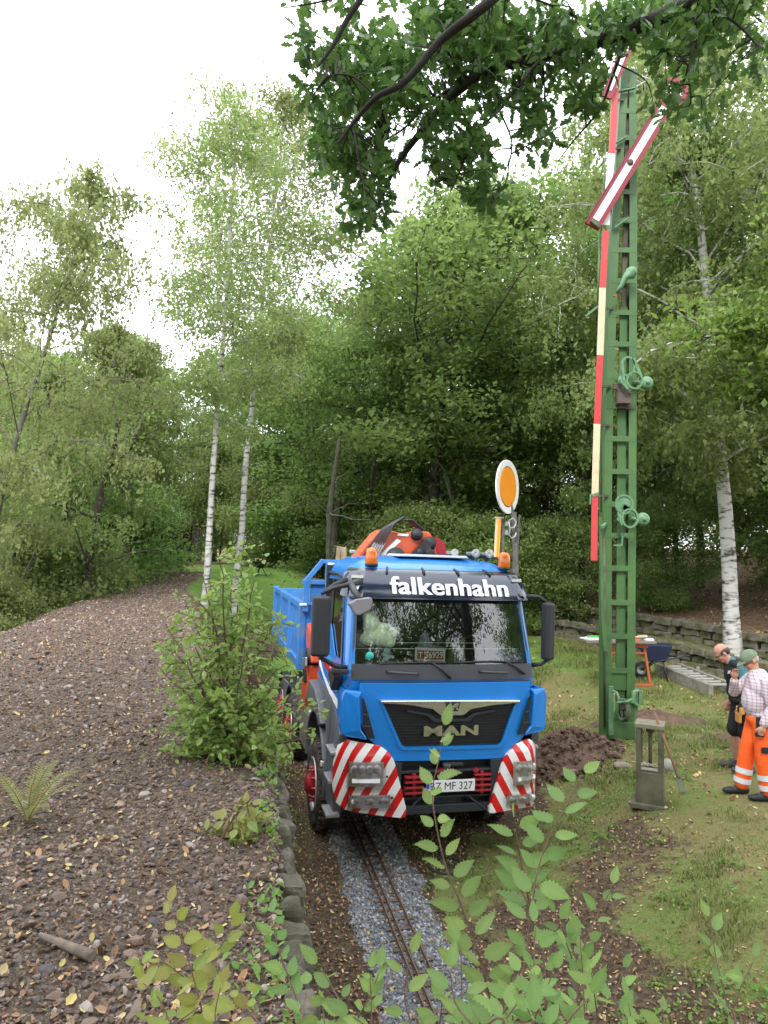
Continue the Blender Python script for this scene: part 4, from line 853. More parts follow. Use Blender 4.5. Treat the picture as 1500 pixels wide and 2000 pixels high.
for (px, py) in ((1264, 747), (1257, 1014)):
    b = MB(); c_ = q(px, py, -.25); b.lathe([(0, -.03), (.07, -.03), (.10, .0), (.11, .04), (.0, .05)], c_, 'Y', 20); b.lathe([(0, -.05), (.035, -.05), (.035, -.02)], c_, 'Y', 12); b.tube([c_+Vector((-.02, .03, 0)), c_+Vector((-.14, .03, 0)), q(1232, py, 0)], .035, 8); b.build('lamp_blind', GRNL, mast)
b = MB(); b.tube([q(1204, 572, -.3), q(1213, 560, -.35), q(1222, 542, -.35), q(1232, 534, -.35)], [.03, .035, .05, .10], 10); b.ell(q(1234, 530, -.35), (.09, .07, .08)); b.bar(q(1200, 580, -.3), q(1208, 565, -.3), .03, .04, 1); b.build('arm_lever', [GRNL, mat('rust_red', (.25, .07, .04), .7)], mast)
b = MB(); b.box(q(1217, 775, -.22), (.20, .16, .24)); b.box(q(1206, 755, -.2), (.14, .06, .10)); b.box(q(1223, 795, -.17), (.22, .03, .06)); b.build('drive_box', mat('brown_iron', (.07, .05, .04), .8, col2=(.12, .10, .08), scale=10), mast, .008)
b = MB(); b.bar(q(1199, 1065, -.3), q(1214, 1065, -.3), .02, .025); b.bar(q(1214, 1066, -.3), q(1216, 1048, -.3), .02, .025); b.box(q(1218, 1045, -.2), (.09, .08, .05)); b.build('wire_guide', GRNL, mast)

# ------------------------------------------------------------------ distant signal disc behind the cab
DY = 14.5; c_ = pix(988, 951, DY); base = Vector((c_.x+.12, DY+.1, H1(c_.x+.1, DY+.1)))
ds = empty('disc_signal', base); tag(ds, 'oval looking orange signal disc with white rim on a grey post behind the truck cab', 'railway signal')
def dd(px, py, dy=0): return pix(px, py, DY+dy)-base
ORD = mat('signal_orange', (.80, .28, .008), .4)
cc = c_-base; ang = R(56)
def discring(name, r0, r1, y0, y1, m):
    b = MB(); n = 48; V = []
    for (r, y) in ((r0, y0), (r1, y0), (r1, y1), (r0, y1)):
        for i in range(n): a = 2*math.pi*i/n; V.append((r*math.cos(a), y, r*math.sin(a)))
    F = []
    for k in range(4):
        k2 = (k+1) % 4
        for i in range(n): j = (i+1) % n; F.append((k*n+i, k*n+j, k2*n+j, k2*n+i))
    b.add(V, F); o = b.build(name, m, ds, .004); o.location = cc; o.rotation_euler = (0, R(1), ang); return o
discring('disc_rim', .415, .545, -.05, -.02, SWH); discring('disc_groove', .01, .43, -.015, .01, BLACKP); discring('disc_face', .0, .395, -.055, -.025, ORD)
b = MB(); b.bar(dd(1003, 1000, .15), dd(1006, 1100, .15), .10, .10, 0); b.bar(dd(1006, 1100, .15), Vector((.15, .1, 0)), .12, .12, 0); b.bar(dd(983, 1010, .1), dd(981, 1100, .1), .05, .08, 0); b.bar(dd(1014, 1005, .2), dd(1010, 1110, .2), .03, .03, 0); b.bar(dd(990, 960, .1), dd(1003, 1010, .15), .06, .06, 0); b.bar(dd(981, 1100, .1), Vector((-.08, .1, 0)), .06, .08)
b.build('post', mat('grey_signal_post', (.13, .125, .11), .7, col2=(.07, .06, .05), scale=8), ds)
b = MB(); b.bar(dd(973.5, 1012, 0), dd(969.5, 1090, 0), .11, .02, 0); b.bar(dd(975.5, 1015, -.02), dd(971.5, 1088, -.02), .05, .02, 1); b.box(dd(975, 1011, 0), (.17, .05, .03), m=0); b.build('side_board', [SCREAM, ORD], ds)
b = MB()
for (pts) in ([(993, 1018), (996, 1030), (994, 1045), (999, 1052), (1006, 1048), (1008, 1040)], [(993, 1018), (1002, 1012), (1008, 1020), (1005, 1030), (996, 1032)]): b.tube([dd(px, py, .0) for px, py in pts], .018, 6)
b.box(dd(989, 1023, .02), (.05, .05, .08)); b.box(dd(989, 1040, .02), (.06, .05, .10)); b.build('crank_linkage', mat('galvanised', (.32, .33, .35), .4, metal=.5), ds)

# ------------------------------------------------------------------ garden railway
yy = np.arange(2.6, 17, .25)
trk = empty('railway_track', (float(track_x(6.)), 6, -.07)); tag(trk, 'narrow rusty garden railway track with three rails running under the truck', 'railway track')
RUSTR = mat('rusty_rail', (.10, .055, .035), .7, col2=(.16, .10, .07), scale=30); SLEEP = mat('sleeper_wood', (.085, .06, .045), .9, col2=(.14, .11, .09), scale=20, bump=.3, bscale=40)
def th(y): return H1(float(track_x(y)), y)
for off in (-.092, -.035, .092):
    b = MB(); pts = [Vector((float(track_x(y))+off, y, th(y)+.03)) for y in yy]
    for i in range(len(pts)-1): b.bar(pts[i]-trk.location, pts[i+1]-trk.location, .013, .026); b.bar(pts[i]-trk.location-Vector((0, 0, .014)), pts[i+1]-trk.location-Vector((0, 0, .014)), .026, .006)
    b.build('rail', RUSTR, trk)
b = MB()
for i, y in enumerate(np.arange(2.7, 16.8, .17)): b.box(Vector((float(track_x(y)), y, th(y)+.006))-trk.location, (.30, .05, .022), (0, 0, .2+.04*math.sin(i*3)))
b.build('sleepers', SLEEP, trk)

# ------------------------------------------------------------------ stone walls
STONE = mat('old_stone', (.16, .15, .12), .9, col2=(.09, .085, .06), scale=3, detail=8, bump=.5, bscale=14, bdist=.02)
MOSS = mat('mossy_stone', (.17, .15, .12), .95, col2=(.085, .09, .04), scale=3.5, detail=8, bump=.5, bscale=14, bdist=.02)
rw = random.Random(4)
def rough(o, amt, lv=2):
    s_ = o.modifiers.new('sub', 'SUBSURF'); s_.subdivision_type = 'SIMPLE'; s_.levels = lv; s_.render_levels = lv
    t = bpy.data.textures.new('rough', 'CLOUDS'); t.noise_scale = .12; t.noise_depth = 3; d_ = o.modifiers.new('d', 'DISPLACE'); d_.texture = t; d_.strength = amt; d_.texture_coords = 'GLOBAL'; d_.mid_level = .5
for k, d0 in enumerate((0.0, .86)):
    b = MB(); y = 12.6
    while y < 44:
        L_ = rw.uniform(.26, .50); x = 8.3+(-(y-15.6)*.295+d0)/.955
        for c in range(3):
            hh = .19; zb = float(hgt(np.array([x-.35]), np.array([y]), False)[0]) if k == 0 else float(hgt(np.array([x-.35]), np.array([y]), False)[0])
            sh = (c % 2)*.2
            b.box((x-.06+rw.uniform(-.05, .04)-c*.015, y+sh, zb-.03+hh*(c+.5)+rw.uniform(-.02, .02)), (.30, L_*.95, hh*.96), (rw.uniform(-.05, .05), rw.uniform(-.06, .06), .30+rw.uniform(-.08, .08)), taper=.93)
        y += L_
    o = b.build('terrace_wall', MOSS, None, .025, 2); rough(o, .10, 1); tag(o, ['lower mossy block wall along the foot of the leafy slope', 'upper mossy block wall one step above the lower one on the leafy slope'][k], 'wall', 'mossy terrace walls')
b = MB(); y = 2.35
while y < 6.6:
    L_ = rw.uniform(.12, .24); 
    for c in range(9):
        z = -.1+.205*c; yj = y+(c % 2)*.1; x = float(mound_xr(yj)); top_ = c == 8
        b.box((x+.03+rw.uniform(-.03, .03)-(0 if top_ else .02), yj, z+.09+(rw.uniform(-.03, .03) if top_ else 0)), (.10+rw.uniform(0, .09), L_*.9, .15 if top_ else .18), (rw.uniform(-.25, .25), rw.uniform(-.2, .2), rw.uniform(-.1, .5)), taper=.8)
    y += L_
STONE_L = mat('lichen_stone', (.145, .125, .10), .95, col2=(.065, .06, .038), scale=5, detail=8, bump=.6, bscale=20, bdist=.02, lo=.4, hi=.6)
o = b.build('retaining_wall', STONE_L, None, .03, 2); rough(o, .08, 2); tag(o, 'crumbling old stone retaining wall at the edge of the gravel embankment', 'wall')

# ------------------------------------------------------------------ heap of soil, stones
def heap(name, cx, cy, rx, ry, h, m, lab, cat, seed, n=70, kind=None):
    u = np.linspace(-1.25, 1.25, n); X, Y = np.meshgrid(u, u); r2 = X**2+Y**2
    Z = h*np.exp(-r2*1.9)*(1+.9*fbm(X*2.2+seed, Y*2.2, 4)+.8*fbm(X*9+seed, Y*9, 3))+.10*fbm(X*12, Y*12+seed, 3)*np.exp(-r2)-.10*sstep(.75, 1.2, np.sqrt(r2))
    wx, wy = cx+X*rx, cy+Y*ry; ii_ = (np.arange(n-1)[:, None]*n+np.arange(n-1)[None]).ravel()
    Z0_ = hgt(wx, wy)
    o = link(name, np_mesh(name, np.stack([wx-cx, wy-cy, Z0_+Z-.02-H1(cx, cy)], 2).reshape(-1, 3), np.stack([ii_, ii_+1, ii_+n+1, ii_+n], 1), True), m); o.location = (cx, cy, H1(cx, cy)); tag(o, lab, cat, kind=kind); return o
SOILM = mat('dug_soil', (.085, .052, .035), .95, col2=(.15, .095, .065), scale=9, detail=8, bump=.8, bscale=30, bdist=.03)
heap('soil_heap', 2.85, 11.2, .74, .78, .42, SOILM, 'dark brown heap of freshly dug soil between the truck and the signal mast', 'soil heap', 3)
rs = np.random.RandomState(11); N = 600; a = rs.rand(N)*6.28; r = rs.rand(N)**.5*1.1; x = 2.85+r*np.cos(a)*.8; y = 11.2+r*np.sin(a)*.84
M = rnd_frames(rs, N); S = .03*(.4+rs.rand(N)**2*1.6); zz = hgt(x, y)+.43*np.exp(-(r**2)*1.9)
V, F = scatter(iv*(1+.5*(rs.rand(len(iv), 1)-.5)), jf, np.stack([x, y, zz-.02], 1), M, S); o = link('soil_clods', np_mesh('soil_clods', V, F), SOILM); tag(o, 'loose clods of soil lying on and around the dark heap', 'soil', kind='stuff')
def rock(px, py, y, r, col, lab):
    p_ = pix(px, py, y); b = MB(); b.ell((0, 0, 0), r, n=14); o = b.build('rock', mat('rock', col, .85, col2=tuple(c*.7 for c in col), scale=8, bump=.4, bscale=20)); o.location = (p_.x, p_.y, H1(p_.x, p_.y)+r[2]*.45); rough(o, .06, 1); tag(o, lab, 'rock')
rock(1306, 1490, 9.9, (.10, .09, .11), (.30, .29, .26), 'pale boulder on the grass right behind the weathered pedestal')
rock(1118, 1468, 10.5, (.09, .08, .06), (.24, .17, .13), 'brown stone lying on the front of the soil heap')
rock(1215, 1490, 10.3, (.13, .1, .05), (.25, .20, .17), 'flat pinkish stone between the soil heap and the pedestal')
rock(1378, 1270, 17.3, (.22, .15, .13), (.28, .27, .22), 'grey boulder lying against the lower mossy wall')
dbp = [pix(75, 1885, 3.0), pix(130, 1905, 2.95), pix(178, 1925, 2.9)]; dbp = [Vector((v.x, v.y, H1(v.x, v.y)+.025)) for v in dbp]; b = MB(); b.tube([v-dbp[0] for v in dbp], [.010, .018, .022], 8); b.tube([dbp[1]-dbp[0], dbp[1]-dbp[0]+Vector((.03, .09, .03))], [.01, .006], 6); o = b.build('dead_branch', mat('dry_wood', (.22, .17, .13), .9, col2=(.13, .10, .08), scale=20)); o.location = dbp[0]; tag(o, 'short dry grey branch lying on the chips near the lower left corner', 'branch')
# trench scars in the lawn
b = MB(); rw2 = random.Random(9)
heap('trench_spoil', 4.6, 12.4, 1.25, .38, .16, SOILM, 'thin line of turned soil running across the lawn towards the two men', 'soil', 8)
heap('trench_spoil', 5.6, 11.3, .8, .25, .12, SOILM, 'short strip of dug earth beside the shoes of the man in shorts', 'soil', 5)
# ------------------------------------------------------------------ weathered pedestal, shovel
py_ = 9.0; pb = pix(1270, 1552, py_); pb.z = H1(pb.x, pb.y)
ped = empty('pedestal', pb, (0, 0, R(-24))); tag(ped, 'weathered mossy pedestal with an open frame and an iron screw in front of the mast', 'pedestal')
CONC = mat('mossy_concrete', (.14, .13, .09), .9, col2=(.065, .07, .04), scale=5, detail=8, bump=.4, bscale=30, bdist=.01); CTOP = mat('lichen_top', (.24, .22, .15), .9, col2=(.15, .15, .09), scale=8)
b = MB(); b.box((0, 0, .02), (.44, .42, .06), m=0); b.box((0, 0, .21), (.32, .32, .42), m=0, taper=.97)
for sx in (-1, 1):
    for sy in (-1, 1): b.box((sx*.125, sy*.125, .68), (.055, .055, .54), m=0)
b.build('frame', CONC, ped, .008)
b = MB(); b.box((0, 0, .97), (.34, .32, .055)); b.build('top_slab', CTOP, ped, .008)
b = MB(); b.tube([(0, 0, .42), (0, 0, .95)], .022, 10); b.lathe([(0, .88), (.05, .88), (.05, .93), (0, .93)], n=8); b.lathe([(0, .42), (.07, .42), (.05, .47), (0, .48)], n=12)
for k in range(7): b.box((-.09+.03*k, -.10, .50+.012*(k % 2)), (.035, .05, .012), (.3, .2, .5*k), m=1)
b.box((0, -.13, .46), (.22, .012, .03), m=1); b.build('iron_screw', [RUSTG, mat('pale_flakes', (.4, .38, .32), .7)], ped)
b = MB(); p0, p1, p2 = pix(1278, 1392, 8.95), pix(1326, 1520, 8.55), pix(1334, 1548, 8.45); p2.z = max(p2.z, H1(p2.x, p2.y)+.01); o_ = p2.copy()
sh = empty('shovel', o_); tag(sh, 'old rusty shovel leaning against the weathered pedestal', 'shovel')
b.tube([p0-o_, p1-o_], [.014, .016], 8); b.build('handle', mat('handle_wood', (.20, .10, .06), .8), sh)
b = MB(); b.bar(p1-o_, p2-o_, .08, .012); b.tube([p1-o_+(p1-p0)*-.1, p1-o_], .022, 8); b.build('blade', RUSTG, sh, .01)
# ------------------------------------------------------------------ trestle table, wheelbarrow, ladder shaped beam
ty0 = 15.3; p_ = pix(1207, 1328, ty0); p_.z = H1(p_.x, p_.y); tr = empty('trestle_table', p_, (0, 0, R(4)))
tag(tr, 'makeshift table board on orange metal trestles standing behind the mast', 'table'); TORG = mat('trestle_orange', (.42, .10, .035), .5)
for sx in (-.02, .46):
    b = MB()
    for sy in (-.0,):
        b.bar((sx-.30, 0, .03), (sx+.30, 0, .03), .05, .05); b.bar((sx-.24, 0, .03), (sx-.10, 0, .86), .05, .05); b.bar((sx+.24, 0, .03), (sx+.10, 0, .86), .05, .05); b.box((sx, 0, .86), (.36, .06, .10)); b.bar((sx-.14, 0, .70), (sx+.14, 0, .70), .03, .04)
    b.build('trestle', TORG, tr, .006)
b = MB(); b.box((0, .05, .945), (1.5, .5, .05)); b.build('table_board', mat('board_grey', (.20, .17, .14), .7), tr, .006)
def flat_thing(name, px, py, dy, dims, col, lab, cat, rot=(0, 0, 0), lift=0):
    p2_ = pix(px, py, ty0+dy); b = MB(); b.box((0, 0, 0), dims); b.box((dims[0]*.1, 0, dims[2]*.7), (dims[0]*.7, dims[1]*.8, dims[2]*.5)); o = b.build(name, mat(name+'_colour', col, .7), None, min(dims)*.3); o.location = p2_; o.location.z = p_.z+.972+dims[2]/2+lift; o.rotation_euler = rot; tag(o, lab, cat)
flat_thing('plastic_sheet', 1158, 1236, 0, (.42, .34, .03), (.72, .74, .80), 'white folded sheet on the left end of the trestle table', 'sheet', (0, 0, .3)); flat_thing('green_cloth', 1160, 1232, -.02, (.26, .14, .025), (.10, .42, .08), 'bright green cloth lying on the folded white sheet', 'cloth', (0, 0, -.2), .045)
flat_thing('orange_rag', 1238, 1236, -.05, (.20, .16, .03), (.65, .12, .03), 'orange rag on the right half of the trestle table', 'cloth', (0, 0, .4)); flat_thing('wood_offcut', 1252, 1234, 0, (.34, .07, .03), (.55, .42, .28), 'pale wooden offcut lying across the orange rag', 'wood', (0, 0, .5), .06); flat_thing('paper_bundle', 1267, 1236, 0, (.18, .14, .03), (.75, .76, .78), 'small white bundle on the right end of the trestle table', 'paper', (0, 0, .1))
wp = pix(1262, 1290, 16.3); wp.z = H1(wp.x, wp.y); wb = empty('wheelbarrow', wp, (0, 0, R(-20))); tag(wb, 'dark blue wheelbarrow parked behind the trestle table', 'wheelbarrow')
b = MB(); b.lathe([(.10, -.045), (.17, -.05), (.195, 0), (.17, .05), (.10, .045)], (-.10, 0, .195), 'Y', 24); w_ = b.build('wheel', RUB, wb); b = MB(); b.lathe([(.11, -.03), (.02, -.04), (.02, .04), (.11, .03)], (-.10, 0, .195), 'Y', 20); b.build('rim', SILV, w_)
b = MB(); b.prism([(-.20, -.28, .80), (.55, -.28, .80), (.40, -.2, .42), (.0, -.2, .42)], (0, .5, 0)); b.build('tray', mat('barrow_navy', (.012, .018, .05), .6), wb, .02)
b = MB()
for s in (-1, 1): b.tube([(-.10, s*.07, .2), (.2, s*.2, .42), (.9, s*.28, .62)], .018, 6); b.tube([(.35, s*.2, .42), (.45, s*.22, .0)], .018, 6)
b.build('frame', BLACKP, wb)
a0, a1 = pix(1326, 1292, 17.0), pix(1440, 1328, 14.6); a0.z = H1(a0.x, a0.y); a1.z = H1(a1.x, a1.y)
ld = empty('track_panel', a0); tag(ld, 'grey weathered timber frame with pale cross pieces lying on the grass near the lower wall', 'timber frame'); dvec = a1-a0; nrm = Vector((-dvec.y, dvec.x, 0)).normalized()
OLDW = mat('grey_timber', (.26, .245, .21), .9, col2=(.17, .155, .13), scale=8, bump=.3, bscale=20)
for s in (0, 1): b = MB(); b.bar(nrm*-.55*s+Vector((0, 0, .12)), dvec+nrm*-.55*s+Vector((0, 0, .12)), .10, .24); b.build('side_beam', OLDW, ld, .01)
for k in range(8): b = MB(); c0 = dvec*((k+.7)/8.5)+Vector((0, 0, .20)); b.bar(c0+nrm*-.06, c0+nrm*-.49, .08, .04); b.build('cross_piece', mat('pale_slat', (.34, .33, .30), .6), ld, .01)
b = MB(); hp = pix(1050+45, 1266, 15.5); 
# far corner of the lawn: shed, brazier, brushwood, chairs
sp = pix(335, 1098, 46); sz = H1(sp.x, 46); b = MB(); b.box((0, 0, 1.1), (3.2, 2.6, 2.2)); 
shd = b.build('garden_shed', mat('shed_dark_red', (.045, .012, .014), .8, col2=(.03, .01, .012), scale=4)); shd.location = (sp.x, 46, sz-.05); tag(shd, 'dark red shed half hidden under the trees at the far end of the lawn', 'shed')
b = MB(); b.prism([(-1.8, -1.5, 2.2), (1.8, -1.5, 2.2), (1.8, 0, 2.75), (-1.8, 0, 2.75)], (0, 0, .08)); b.prism([(-1.8, 1.5, 2.2), (1.8, 1.5, 2.2), (1.8, .0, 2.75), (-1.8, 0, 2.75)], (0, 0, .08)); b.build('roof', mat('shed_roof', (.05, .045, .045), .9), shd)
b = MB(); b.box((.5, -1.32, .95), (.8, .04, 1.9)); b.build('door', mat('shed_door', (.03, .012, .012), .8), shd)
bp_ = pix(508, 1128, 30); bz = H1(bp_.x, 30); b = MB(); b.lathe([(0, .35), (.12, .36), (.34, .62), (.36, .64), (.30, .62), (.10, .42), (0, .41)], n=20); b.build
o = b.build('fire_bowl', BLACKP); o.location = (bp_.x, 30, bz); tag(o, 'black fire bowl on legs standing on the far lawn', 'fire bowl')
b = MB(); [b.bar((0.05*math.cos(t), .05*math.sin(t), .42), (.28*math.cos(t), .28*math.sin(t), 0), .03, .03) for t in (0, 2.1, 4.2)]; b.build('leg', BLACKP, o)
cp = pix(505, 1082, 40); cz_ = H1(cp.x, 40); b = MB(); b.box((0, 0, .42), (2.4, .9, .06)); [b.bar((sx, sy, 0), (sx, sy, .42), .08, .08) for sx in (-1, 1) for sy in (-.35, .35)]; o = b.build('garden_table', mat('garden_table_grey', (.32, .29, .27), .7), None, .01); o.location = (cp.x, 40, cz_); tag(o, 'long low grey table on the far lawn under the birches', 'table')
# ------------------------------------------------------------------ two men (local x = forward, y = their left, z = up)
SKIN = mat('skin', (.52, .26, .18), .55, col2=(.46, .22, .15), scale=12); SKIN.node_tree.nodes['Principled BSDF'].inputs['Subsurface Weight'].default_value = .08
def hand(c, d, side, grip=.6):
    """palm, four fingers and a thumb as capsules; c wrist, d pointing direction, side = thumb side"""
    d = Vector(d).normalized(); s = Vector(side); s = (s-d*s.dot(d)).normalized(); n = d.cross(s); c = Vector(c)
    caps = [(c, c+d*.045, .026, .030), (c+d*.03-s*.018, c+d*.075-s*.025, .024, .014), (c+d*.03+s*.018, c+d*.08+s*.025, .024, .014)]
    for i, (o_, L_) in enumerate(((.030, .070), (.010, .078), (-.010, .073), (-.029, .058))):
        p = c+d*.082+s*o_; k = p+d*L_*.45+n*L_*.12*grip; t = k+d*L_*.5*(1-grip*.5)+n*L_*.5*grip
        caps += [(p, k, .0095, .0085), (k, t, .0085, .007)]
    p = c+d*.03+s*.032; k = p+d*.03+s*.028+n*.01; caps += [(p, k, .013, .011), (k, k+d*.032+n*.012, .011, .009)]
    return caps
def head(c, pitch):
    """head pieces about c: skull, jaw, nose, ears; pitch > 0 looks down"""
    Rm = Matrix.Rotation(pitch, 3, 'Y'); c = Vector(c); P = lambda x, y, z: c+Rm @ Vector((x, y, z)); e = (0, pitch, 0)
    ells = [(P(-.012, 0, .035), (.098, .076, .092), e), (P(.018, 0, -.035), (.072, .062, .085), e), (P(.055, 0, -.085), (.035, .038, .028), e), (P(.088, 0, -.01), (.022, .014, .026), e), (P(.098, 0, -.022), (.016, .017, .013), e), (P(.072, 0, .022), (.022, .055, .014), e), (P(.078, 0, -.058), (.018, .028, .012), e)]
    for s in (-1, 1): ells += [(P(-.01, s*.080, -.005), (.022, .010, .033), e), (P(.062, s*.036, -.028), (.028, .024, .024), e)]
    return ells, P, e
def person(loc, rz, lab, cfg):
    root = empty('person', loc, (0, 0, rz)); tag(root, lab, 'person')
    K = cfg; hp = Vector(K['hip']); sh = Vector(K['chest']); nk = Vector(K['neck']); hd = Vector(K['head'])
    ells, P, e = head(hd, K['pitch'])
    caps = [(nk, hd+Vector((-.03, 0, -.03)), .058, .056), (hp, sh, .13, .13)]
    ells += [(sh, (.12, .19, .15)), (hp, (.13, .17, .13))]
    for s, nm in ((1, 'L'), (-1, 'R')):
        S, E_, W_ = [Vector(v) for v in K['arm'+nm][:3]]; caps += [(S, E_, .052, .042), (E_, W_, .043, .029)]+hand(W_, K['arm'+nm][3], K['arm'+nm][4], K['arm'+nm][5])
        h_, k_, a_ = [Vector(v) for v in K['leg'+nm]]; caps += [(h_, k_, .088, .060), (k_, k_.lerp(a_, .35), .058, .060), (k_.lerp(a_, .35), a_, .060, .040), (a_, a_+Vector((.14, 0, -.05)), .04, .03)]
    blob('body', caps, ells, SKIN, root, .0085, 4)
    return root, P, e
def cloth(name, caps, ells, m, root, vox=.012): return blob(name, caps, ells, m, root, vox, 5)
def shoes(root, K, m):
    for nm in 'LR':
        a = Vector(K['leg'+nm][2]); b = MB(); x, y = a.x, a.y
        o = blob('shoe', [((x-.03, y, .05), (x+.16, y, .04), .050, .042), ((x-.02, y, .09), (x+.05, y, .08), .050, .045)], [((x+.16, y, .04), (.075, .05, .035)), ((x-.04, y, .05), (.05, .045, .05))], m, root, .009)
        for v in o.data.vertices: v.co.z = max(v.co.z, 0.0)
# plaid shirt material
PL = bpy.data.materials.new('checked_shirt'); n, p = nodes(PL); L = n.links
t = n.nodes.new('ShaderNodeTexCoord'); s = n.nodes.new('ShaderNodeSeparateXYZ'); L.new(t.outputs['Object'], s.inputs[0])
def line(sock, f):
    a = n.nodes.new('ShaderNodeMath'); a.operation = 'MULTIPLY'; a.inputs[1].default_value = f; L.new(sock, a.inputs[0]); b_ = n.nodes.new('ShaderNodeMath'); b_.operation = 'FRACT'; L.new(a.outputs[0], b_.inputs[0]); c = n.nodes.new('ShaderNodeMath'); c.operation = 'GREATER_THAN'; c.inputs[1].default_value = .70; L.new(b_.outputs[0], c.inputs[0]); return c.outputs[0]
ad = n.nodes.new('ShaderNodeMath'); ad.operation = 'ADD'; L.new(line(s.outputs['X'], 26), ad.inputs[0]); L.new(line(s.outputs['Z'], 26), ad.inputs[1])
r = n.nodes.new('ShaderNodeValToRGB'); r.color_ramp.elements[0].color = (.60, .52, .55, 1); r.color_ramp.elements[1].color = (.30, .20, .25, 1); hm = n.nodes.new('ShaderNodeMath'); hm.operation = 'MULTIPLY'; hm.inputs[1].default_value = .5; L.new(ad.outputs[0], hm.inputs[0]); L.new(hm.outputs[0], r.inputs['Fac']); L.new(r.outputs[0], p.inputs['Base Color']); p.inputs['Roughness'].default_value = .85
HIVIS = mat('hivis_orange', (.95, .13, .015), .7, col2=(.80, .10, .01), scale=6, bump=.5, bscale=9, bdist=.03)
REFL = mat('reflective_band', (.62, .66, .68), .5); BCL = mat('black_cloth', (.012, .012, .015), .85, bump=.4, bscale=12, bdist=.02); TEAL = mat('teal_cloth', (.05, .17, .20), .85); TANP = mat('tan_pocket', (.62, .30, .08), .8); CAP = mat('cap_green', (.16, .20, .13), .85, col2=(.12, .16, .10), scale=12); HAIR = mat('hair_dark', (.06, .045, .035), .8); HAIRG = mat('hair_grey', (.35, .33, .31), .8); SHOE = mat('shoe_black', (.012, .013, .017), .6); SHOEG = mat('shoe_grey', (.07, .065, .065), .7)
grime(HIVIS, (.35, .08, .02), .58, .2, 5, .5); grime(PL, (.40, .34, .36), .56, .2, 4, .5)
# man one
m1 = pix(1486, 1545, 8.75); m1.z = H1(m1.x, m1.y)
K1 = dict(hip=(0, 0, .95), chest=(.02, 0, 1.30), neck=(.06, 0, 1.47), head=(.11, 0, 1.62), pitch=R(36),
    armL=[(.0, .20, 1.40), (-.03, .26, 1.12), (.08, .25, .90), (.25, 0, -1), (1, 0, 0), .8], armR=[(.02, -.20, 1.40), (.22, -.22, 1.20), (.27, -.07, 1.40), (.0, .35, 1), (1, 0, .2), .9],
    legL=[(0, .10, .90), (.02, .12, .50), (-.03, .12, .09)], legR=[(0, -.10, .90), (.11, -.11, .50), (.17, -.12, .09)])
r1, P, e = person(m1, R(176), 'man in green cap, pale checked shirt and orange trousers with a hand at his chin', K1)
cloth('shirt', [((0, .19, 1.40), (-.03, .26, 1.12), .075, .066), ((-.03, .26, 1.12), (.07, .25, .93), .066, .052), ((.02, -.19, 1.40), (.22, -.22, 1.20), .072, .062), ((.22, -.22, 1.20), (.265, -.09, 1.36), .060, .05), ((.02, 0, 1.40), (.02, 0, 1.0), .14, .14), ((.03, 0, 1.44), (.07, 0, 1.49), .085, .068)], [((.02, 0, 1.32), (.145, .215, .17)), ((.055, 0, 1.15), (.155, .178, .22)), ((.0, 0, 1.0), (.16, .185, .08))], PL, r1)
tr_ = cloth('trousers', [((0, .09, .90), (.02, .12, .50), .125, .098), ((.02, .12, .50), (-.03, .12, .13), .096, .088), ((0, -.09, .90), (.11, -.11, .50), .125, .098), ((.11, -.11, .50), (.17, -.12, .13), .096, .088)], [((0, 0, .93), (.16, .185, .12))], HIVIS, r1)
b = MB()
for (a, c) in (((.02, .12, .50), (-.03, .12, .13)), ((.11, -.11, .50), (.17, -.12, .13))):
    a, c = Vector(a), Vector(c)
    for t0, t1 in ((.48, .66), (.80, .97)): b.tube([a.lerp(c, t0), a.lerp(c, t1)], .098, 18, cap=False)
b.build('reflective_stripes', REFL, tr_)
b = MB(); b.box((.02, .235, .62), (.15, .012, .07)); b.box((.10, .19, .92), (.05, .05, .14)); b.box((-.10, .20, .92), (.09, .04, .06)); b.build('black_pocket', BCL, tr_, .006)
cap = MB(); Rm = Matrix.Rotation(K1['pitch'], 3, 'Y')
V = []; k = 20
for i in range(7):
    t_ = i/6*math.pi/2
    for j in range(k): a = 2*math.pi*j/k; V.append(P(-.010+.110*math.cos(t_)*math.cos(a), .090*math.cos(t_)*math.sin(a), .035+.105*math.sin(t_)))
cap.add(V, [(i*k+j, i*k+(j+1) % k, (i+1)*k+(j+1) % k, (i+1)*k+j) for i in range(6) for j in range(k)], 0, True)
cap.prism([P(.07, -.07, .035), P(.13, -.06, .03), (P(.165, -.02, .022)), P(.165, .02, .022), P(.13, .06, .03), P(.07, .07, .035)], Rm @ Vector((0, 0, .012))); cap.build('cap', CAP, r1, .003)
b = MB(); b.ell(P(-.05, 0, -.005), (.055, .073, .05), rot=e); b.build('hair', HAIRG, r1)
b = MB(); b.tube([P(.0, .082, .012), P(.09, .06, .008)], .004, 6); b.tube([P(.0, -.082, .012), P(.09, -.06, .008)], .004, 6); b.tube([P(.093, -.06, .008), P(.10, 0, .008), P(.093, .06, .008)], .004, 6); b.build('glasses', BLACKP, r1)
shoes(r1, K1, SHOE)
b = MB(); b.box((0, 0, 0), (.10, .03, .05)); o = b.build('phone', BCL, None, .006); o.matrix_world = Matrix.Translation(m1) @ Matrix.Rotation(R(176), 4, 'Z') @ Matrix.Translation((.11, .235, .80)); tag(o, 'small dark device in the lowered hand of the man in orange trousers', 'phone')
